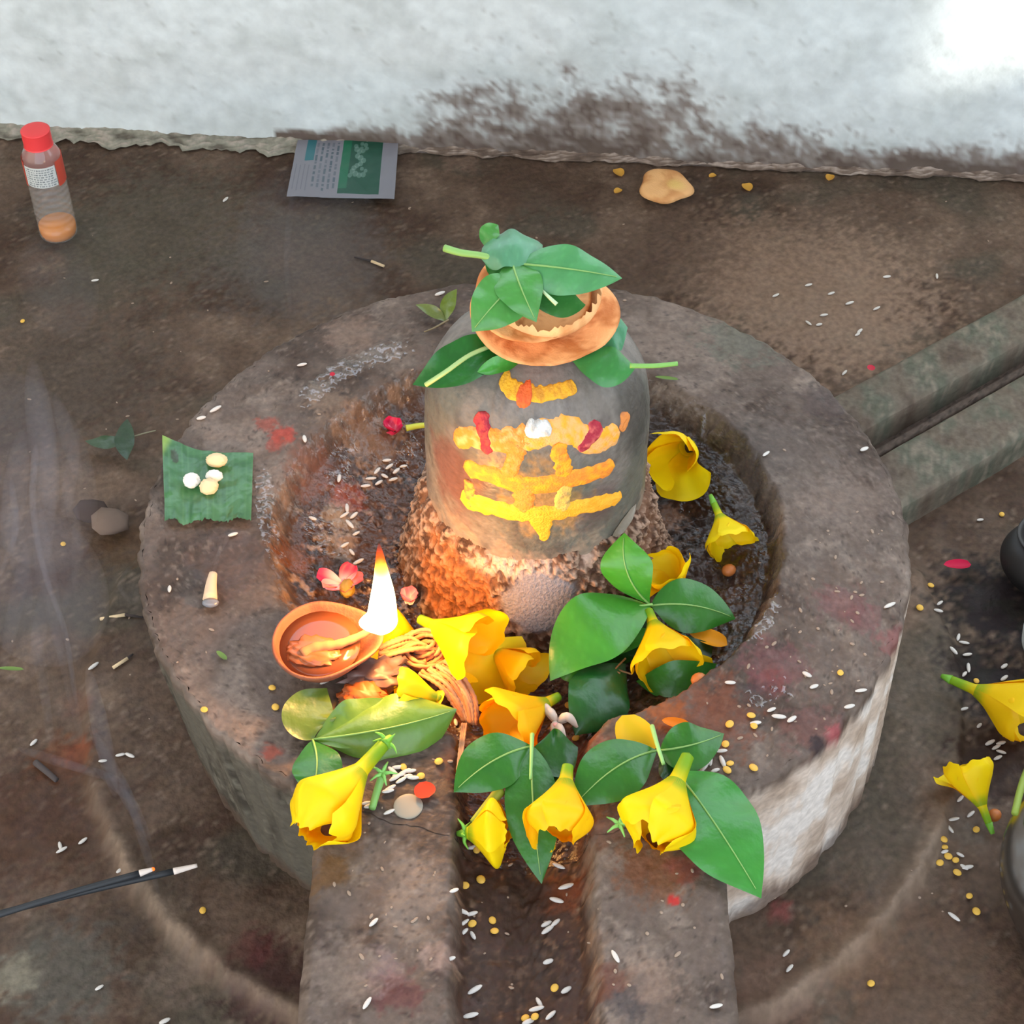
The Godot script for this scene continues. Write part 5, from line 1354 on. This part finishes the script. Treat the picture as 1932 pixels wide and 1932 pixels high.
# ---------------------------------------------------------------- grain
func build_grain() -> void:
	_o = Vector3.ZERO
	var rice := SphereMesh.new()
	rice.radius = 1.0
	rice.height = 2.0
	rice.radial_segments = 12
	rice.rings = 7
	var lentil := grid(12, 8, func(u: float, v: float) -> Vector3:
		var a := u * TAU
		var b := v * PI
		return Vector3(sin(b) * cos(a), 0.45 * cos(b) * (1.0 if cos(b) > 0.0 else 0.6), sin(b) * sin(a)))
	var sets := [
		["white rice grain on the spout or its groove", "rice", [Vector2(-0.0675, 0.2097), Vector2(-0.0287, 0.1958), Vector2(-0.0287, 0.1998), Vector2(-0.0250, 0.1931), Vector2(-0.0282, 0.2030), Vector2(-0.0243, 0.2041), Vector2(-0.0326, 0.1925), Vector2(-0.0332, 0.2247), Vector2(-0.0230, 0.2308), Vector2(-0.0247, 0.2428), Vector2(-0.0681, 0.2485), Vector2(-0.0248, 0.1575), Vector2(0.0090, 0.1960), Vector2(0.0131, 0.1963), Vector2(0.0095, 0.1993), Vector2(0.0095, 0.2152), Vector2(0.0172, 0.2304), Vector2(0.0053, 0.2337), Vector2(0.0041, 0.2372), Vector2(0.0102, 0.2414), Vector2(0.0151, 0.1668), Vector2(0.0183, 0.1784), Vector2(0.0138, 0.1849), Vector2(0.0005, 0.2422)]],
		["white rice grain near the leftmost flower", "rice", [Vector2(-0.0627, 0.1291), Vector2(-0.0602, 0.1310), Vector2(-0.0577, 0.1291), Vector2(-0.0556, 0.1314), Vector2(-0.0588, 0.1338), Vector2(-0.0616, 0.1326), Vector2(-0.0548, 0.1285), Vector2(-0.0638, 0.1384), Vector2(-0.0647, 0.1399), Vector2(-0.0636, 0.1515), Vector2(-0.0740, 0.1471), Vector2(-0.0347, 0.0847), Vector2(-0.0984, 0.0746), Vector2(-0.0604, 0.1264), Vector2(-0.0531, 0.1326), Vector2(-0.0726, 0.1487)]],
		["broken rice grain on the basin's right shoulder", "rice", [Vector2(0.1009, 0.0761), Vector2(0.1195, 0.0928), Vector2(0.0861, 0.1241), Vector2(0.0875, 0.1223), Vector2(0.0842, 0.1264), Vector2(0.0819, 0.1297), Vector2(0.0893, 0.1285), Vector2(0.0932, 0.1233), Vector2(0.0932, 0.1172), Vector2(0.1227, 0.0969), Vector2(0.1287, 0.0987), Vector2(0.1578, 0.0905), Vector2(0.1648, 0.0807), Vector2(0.1395, 0.0705), Vector2(0.1419, 0.0786), Vector2(0.1873, 0.0255), Vector2(0.0798, 0.2495), Vector2(0.0381, 0.2260), Vector2(0.1906, -0.0902), Vector2(0.1352, -0.0863), Vector2(0.1111, 0.1004)]],
		["white rice grain on the floor at the right edge", "rice", [Vector2(0.2545, -0.0854), Vector2(0.2508, -0.0747), Vector2(0.2610, -0.0585), Vector2(0.2637, -0.0543), Vector2(0.2546, -0.0438), Vector2(0.2639, -0.0450), Vector2(0.2627, -0.0349), Vector2(0.2593, -0.0301), Vector2(0.2546, -0.0044), Vector2(0.2612, 0.0074), Vector2(0.2650, 0.0194), Vector2(0.2712, 0.0197), Vector2(0.2842, -0.0365), Vector2(0.2824, -0.0274), Vector2(0.2337, 0.0505), Vector2(0.2403, 0.0597), Vector2(0.2349, 0.0718), Vector2(0.2452, 0.0677), Vector2(0.2318, 0.0780), Vector2(0.2264, 0.0925), Vector2(0.2347, 0.0938), Vector2(0.2353, 0.1017), Vector2(0.2372, 0.1017), Vector2(0.2246, 0.1316), Vector2(0.2679, 0.0227), Vector2(0.2700, 0.0260), Vector2(0.2674, 0.0300), Vector2(0.1335, 0.1559), Vector2(0.1341, 0.1649), Vector2(0.2923, -0.1556), Vector2(0.2636, -0.1674)]],
		["pale rice grain on the floor near the drain", "rice", [Vector2(0.2182, -0.3603), Vector2(0.2133, -0.3491), Vector2(0.2387, -0.3742), Vector2(0.2267, -0.3852), Vector2(0.2702, -0.4044), Vector2(0.2416, -0.3426), Vector2(0.2396, -0.3391), Vector2(0.1859, -0.3827), Vector2(0.2113, -0.3950), Vector2(0.2246, -0.2975), Vector2(0.2574, -0.3681), Vector2(0.2060, -0.3514), Vector2(0.2685, -0.1881), Vector2(0.3217, -0.2328), Vector2(0.3075, -0.4057)]],
		["pale rice grain on the floor left of the basin", "rice", [Vector2(-0.2394, 0.0848), Vector2(-0.2511, 0.0881), Vector2(-0.2497, 0.0908), Vector2(-0.2159, 0.1050), Vector2(-0.1801, 0.1909), Vector2(-0.2356, 0.0362), Vector2(-0.2265, 0.0319), Vector2(-0.2159, 0.1723), Vector2(-0.2787, 0.0190), Vector2(-0.2520, -0.0313), Vector2(-0.3141, -0.4007), Vector2(-0.2294, -0.5008), Vector2(-0.2211, 0.0322)]],
		["rice grain on the rim near the banana leaf", "rice", [Vector2(-0.1766, -0.1230), Vector2(-0.1839, -0.1155), Vector2(-0.0511, -0.2284), Vector2(-0.1555, -0.0241), Vector2(-0.1842, 0.0140), Vector2(-0.1173, -0.0558), Vector2(-0.1237, -0.0997), Vector2(-0.1304, -0.1622), Vector2(-0.1007, -0.0649)]],
		["wet rice grain on the bowl's inner slope", "rice", [Vector2(-0.0875, -0.0943), Vector2(-0.0842, -0.0997), Vector2(-0.0802, -0.0985), Vector2(-0.0774, -0.1041), Vector2(-0.0735, -0.1031), Vector2(-0.0700, -0.1078), Vector2(-0.0751, -0.0978), Vector2(-0.0903, -0.0885), Vector2(-0.0830, -0.0924), Vector2(-0.0996, -0.0702), Vector2(-0.0957, -0.0671), Vector2(-0.0976, -0.0601), Vector2(-0.0938, -0.0546), Vector2(-0.0996, -0.0449), Vector2(-0.0953, -0.0407), Vector2(-0.0916, -0.0359), Vector2(-0.1049, -0.0881), Vector2(-0.0790, -0.1078)]],
		["yellow lentil in or beside the spout's groove", "lentil", [Vector2(-0.0283, 0.1796), Vector2(-0.0211, 0.1745), Vector2(-0.0156, 0.1946), Vector2(-0.0146, 0.2003), Vector2(-0.0247, 0.1983), Vector2(0.0121, 0.2289), Vector2(-0.0008, 0.2401), Vector2(0.0033, 0.2409), Vector2(-0.0231, 0.1590), Vector2(-0.0414, 0.1235), Vector2(-0.0496, 0.1316), Vector2(-0.0581, 0.1263), Vector2(0.0219, 0.0680), Vector2(0.0248, 0.0950), Vector2(-0.1247, 0.0790), Vector2(-0.1220, 0.0907)]],
		["yellow lentil on the basin's right shoulder", "lentil", [Vector2(0.1094, 0.0958), Vector2(0.0984, 0.1014), Vector2(0.1101, 0.1022), Vector2(0.1561, 0.0697), Vector2(0.0954, 0.1132), Vector2(0.0948, 0.1285), Vector2(0.0966, 0.1245), Vector2(0.1075, 0.1269)]],
		["yellow lentil on the floor at the right edge", "lentil", [Vector2(0.2516, -0.1005), Vector2(0.2399, -0.0768), Vector2(0.2655, -0.0250), Vector2(0.3072, -0.1608), Vector2(0.2462, 0.0780), Vector2(0.2267, 0.0858), Vector2(0.2269, 0.0895), Vector2(0.2279, 0.0951), Vector2(0.2227, 0.0991), Vector2(0.2315, 0.0974), Vector2(0.2310, 0.1050), Vector2(0.2349, 0.1192), Vector2(0.2367, 0.1288), Vector2(0.1756, 0.1700)]],
		["yellow lentil on the floor left of the basin", "lentil", [Vector2(-0.2898, -0.1353), Vector2(-0.3581, -0.3532), Vector2(-0.1563, 0.0931), Vector2(-0.1678, 0.1313)]],
	]
	var ones := ["", "first", "second", "third", "fourth", "fifth", "sixth", "seventh", "eighth", "ninth", "tenth", "eleventh", "twelfth", "thirteenth", "fourteenth", "fifteenth", "sixteenth", "seventeenth", "eighteenth", "nineteenth", "twentieth"]
	for s in sets:
		var order: Array = s[2].duplicate()
		order.sort_custom(func(a: Vector2, b: Vector2) -> bool: return a.y > b.y)
		var place := 0
		for p in order:
			place += 1
			var which: String = ones[place] if place <= 20 else ("twenty-" if place < 30 else "thirty-") + ones[place % 10] if place != 30 else "thirtieth"
			var g := ground_at(p)
			var is_rice: bool = s[1] == "rice"
			var o := single("rice_grain" if is_rice else "lentil", rice if is_rice else lentil, M.rice if is_rice else M.lentil, g, s[0] + ", " + which + " counting from the viewer", "rice grain" if is_rice else "lentil", s[0].replace("grain", "grains").replace("lentil", "lentils"))
			var k := rng.randf_range(0.85, 1.12)
			if is_rice:
				var long := rng.randf_range(0.0024, 0.0038)
				o.basis = Basis(Vector3.UP, rng.randf_range(0.1, 0.9) if rng.randf() < 0.6 else rng.randf_range(0.0, TAU)) * Basis.from_scale(Vector3(long, 0.0009, 0.0011) * k)
				o.position.y += 0.0011
			else:
				o.basis = Basis(Vector3.UP, rng.randf_range(0.0, TAU)) * Basis(Vector3.RIGHT, rng.randf_range(-0.2, 0.2)) * Basis.from_scale(Vector3(0.0022, 0.002, 0.0019) * k)
				o.position.y += 0.0012
	# bigger seeds
	for a in [[Vector3(0.1106, 0.0980, -0.0195), "round reddish-brown seed in the bowl below the hanging flower"], [Vector3(0.0862, 0.1160, 0.0699), "orange seed resting on the leaf tip at the bowl's lip"], [Vector3(0.2553, 0.0030, 0.0739), "orange-brown seed beside the stalk of the standing flower"]]:
		var o := single("seed", rice, M.seed, a[0], a[1], "seed")
		o.basis = Basis(Vector3.UP, 0.6) * Basis.from_scale(Vector3(0.0042, 0.0032, 0.0036))
	# crumbs too small to count
	var mm := MultiMesh.new()
	mm.transform_format = MultiMesh.TRANSFORM_3D
	mm.mesh = rice
	mm.instance_count = 260
	for i in 260:
		var x: float
		var z: float
		if i < 130:
			x = rng.randf_range(-0.4, 0.42)
			z = rng.randf_range(-0.5, 0.24)
		elif i < 190:
			var a := rng.randf_range(0.6, 1.6)
			var r := rng.randf_range(0.15, 0.2)
			x = sin(a) * r
			z = CZ + cos(a) * r
		else:
			x = rng.randf_range(-0.09, 0.085)
			z = rng.randf_range(0.12, 0.24)
		var g := ground_at(Vector2(x, z))
		var q := rng.randf_range(0.0003, 0.0009)
		mm.set_instance_transform(i, Transform3D(Basis(Vector3.UP, rng.randf() * TAU) * Basis.from_scale(Vector3(q * rng.randf_range(1.0, 2.4), q * 0.6, q)), g + Vector3(0, q * 0.3, 0)))
	var cr := MultiMeshInstance3D.new()
	cr.name = "crumbs"
	cr.multimesh = mm
	cr.material_override = plain(srgb(150, 130, 112), 0.8)
	tag(cr, "tiny pale crumbs and grit strewn over stone and floor", "crumbs", "", "stuff")
	add_child(cr)

# ---------------------------------------------------------------- incense smoke
func puff(parent: Node, at: Transform3D, size: Vector3, m: FogMaterial) -> void:
	var f := FogVolume.new()
	f.name = "wisp"
	f.shape = RenderingServer.FOG_VOLUME_SHAPE_ELLIPSOID
	f.size = size
	f.material = m
	f.transform = at.translated(-_o)
	parent.add_child(f, true)

func fog(density: float) -> FogMaterial:
	var fm := FogMaterial.new()
	fm.albedo = Color(0.86, 0.88, 0.93)
	fm.density = density
	return fm

func stream(parent: Node, pts: Array, w0: float, w1: float, m: FogMaterial) -> void:
	# a thread of smoke: overlapping slender puffs along a smooth path, spreading as it rises
	var whole := 0.0
	for i in pts.size() - 1:
		whole += (pts[i + 1] - pts[i]).length()
	var n := clampi(int(whole / ((w0 + w1) * 1.6)), 3, 22)
	var cur := curve(pts, n)
	for i in n:
		var a: Vector3 = cur[i]
		var b: Vector3 = cur[i + 1]
		var y := (b - a).normalized()
		var x := y.cross(Vector3.BACK).normalized()
		var w := lerpf(w0, w1, float(i) / n)
		puff(parent, Transform3D(Basis(x, y, x.cross(y)), (a + b) * 0.5), Vector3(w, (b - a).length() * 2.4, w), m)

func build_smoke() -> void:
	var o := thing("smoke", "thin bluish incense smoke drifting up at the left", "smoke", Vector3(-0.1931, 0.0300, 0.1218))
	o.set_meta("kind", "stuff")
	var thin := fog(13.0)
	var faint := fog(5.0)
	var fine := fog(17.0)
	stream(o, [Vector3(-0.1934, 0.0300, 0.1193), Vector3(-0.1962, 0.0420, 0.1105), Vector3(-0.2030, 0.0580, 0.0988), Vector3(-0.2117, 0.0720, 0.0891), Vector3(-0.2158, 0.0850, 0.0788), Vector3(-0.2177, 0.0950, 0.0696)], 0.005, 0.011, thin)
	stream(o, [Vector3(-0.1975, 0.0450, 0.1093), Vector3(-0.2070, 0.0620, 0.0951), Vector3(-0.2209, 0.0700, 0.0926), Vector3(-0.2337, 0.0750, 0.0912), Vector3(-0.2450, 0.0800, 0.0900)], 0.004, 0.006, thin)
	stream(o, [Vector3(-0.2333, 0.0880, 0.0574), Vector3(-0.2395, 0.1050, 0.0397), Vector3(-0.2418, 0.1300, 0.0254), Vector3(-0.2407, 0.1650, 0.0175), Vector3(-0.2330, 0.2000, 0.0115), Vector3(-0.2283, 0.2450, 0.0111)], 0.006, 0.016, faint)
	stream(o, [Vector3(-0.2319, 0.0900, 0.0555), Vector3(-0.2364, 0.1120, 0.0349), Vector3(-0.2441, 0.1400, 0.0199), Vector3(-0.2452, 0.1750, 0.0088), Vector3(-0.2375, 0.2100, 0.0070)], 0.003, 0.004, fine)
	stream(o, [Vector3(-0.2418, 0.0800, 0.0784), Vector3(-0.2437, 0.0980, 0.0652), Vector3(-0.2464, 0.1180, 0.0504), Vector3(-0.2425, 0.1350, 0.0334)], 0.005, 0.009, faint)
	stream(o, [Vector3(-0.2611, 0.1200, 0.0417), Vector3(-0.2535, 0.1450, 0.0244), Vector3(-0.2562, 0.1700, 0.0113), Vector3(-0.2483, 0.2000, 0.0042)], 0.008, 0.014, faint)
	stream(o, [Vector3(-0.2373, 0.1200, 0.0275), Vector3(-0.2272, 0.1450, 0.0098), Vector3(-0.2302, 0.1700, 0.0003), Vector3(-0.2245, 0.1950, -0.0084), Vector3(-0.2270, 0.2150, -0.0139)], 0.004, 0.009, faint)
	stream(o, [Vector3(-0.2615, 0.1500, 0.0217), Vector3(-0.2547, 0.1650, 0.0139), Vector3(-0.2534, 0.1850, 0.0076)], 0.003, 0.004, fine)
	stream(o, [Vector3(-0.1605, 0.1300, 0.0109), Vector3(-0.1578, 0.1380, 0.0052), Vector3(-0.1525, 0.1460, -0.0003), Vector3(-0.1412, 0.1500, -0.0003)], 0.0022, 0.0032, fine)
	stream(o, [Vector3(-0.2259, 0.0500, -0.0409), Vector3(-0.2302, 0.0600, -0.0441), Vector3(-0.2266, 0.0650, -0.0456)], 0.003, 0.004, faint)
	stream(o, [Vector3(-0.1561, 0.0600, -0.3004), Vector3(-0.1579, 0.0800, -0.3205), Vector3(-0.1550, 0.1000, -0.3406)], 0.004, 0.006, faint)
	for a in [[Vector3(-0.2458, 0.1400, 0.0306), Vector3(0.07, 0.11, 0.05), 2.0], [Vector3(-0.2402, 0.2000, 0.0115), Vector3(0.06, 0.13, 0.05), 1.5], [Vector3(-0.1368, 0.1000, -0.3001), Vector3(0.10, 0.13, 0.06), 0.9], [Vector3(-0.2960, 0.1000, -0.2616), Vector3(0.05, 0.08, 0.04), 1.2]]:
		puff(o, Transform3D(Basis(), a[0]), a[1], fog(a[2]))
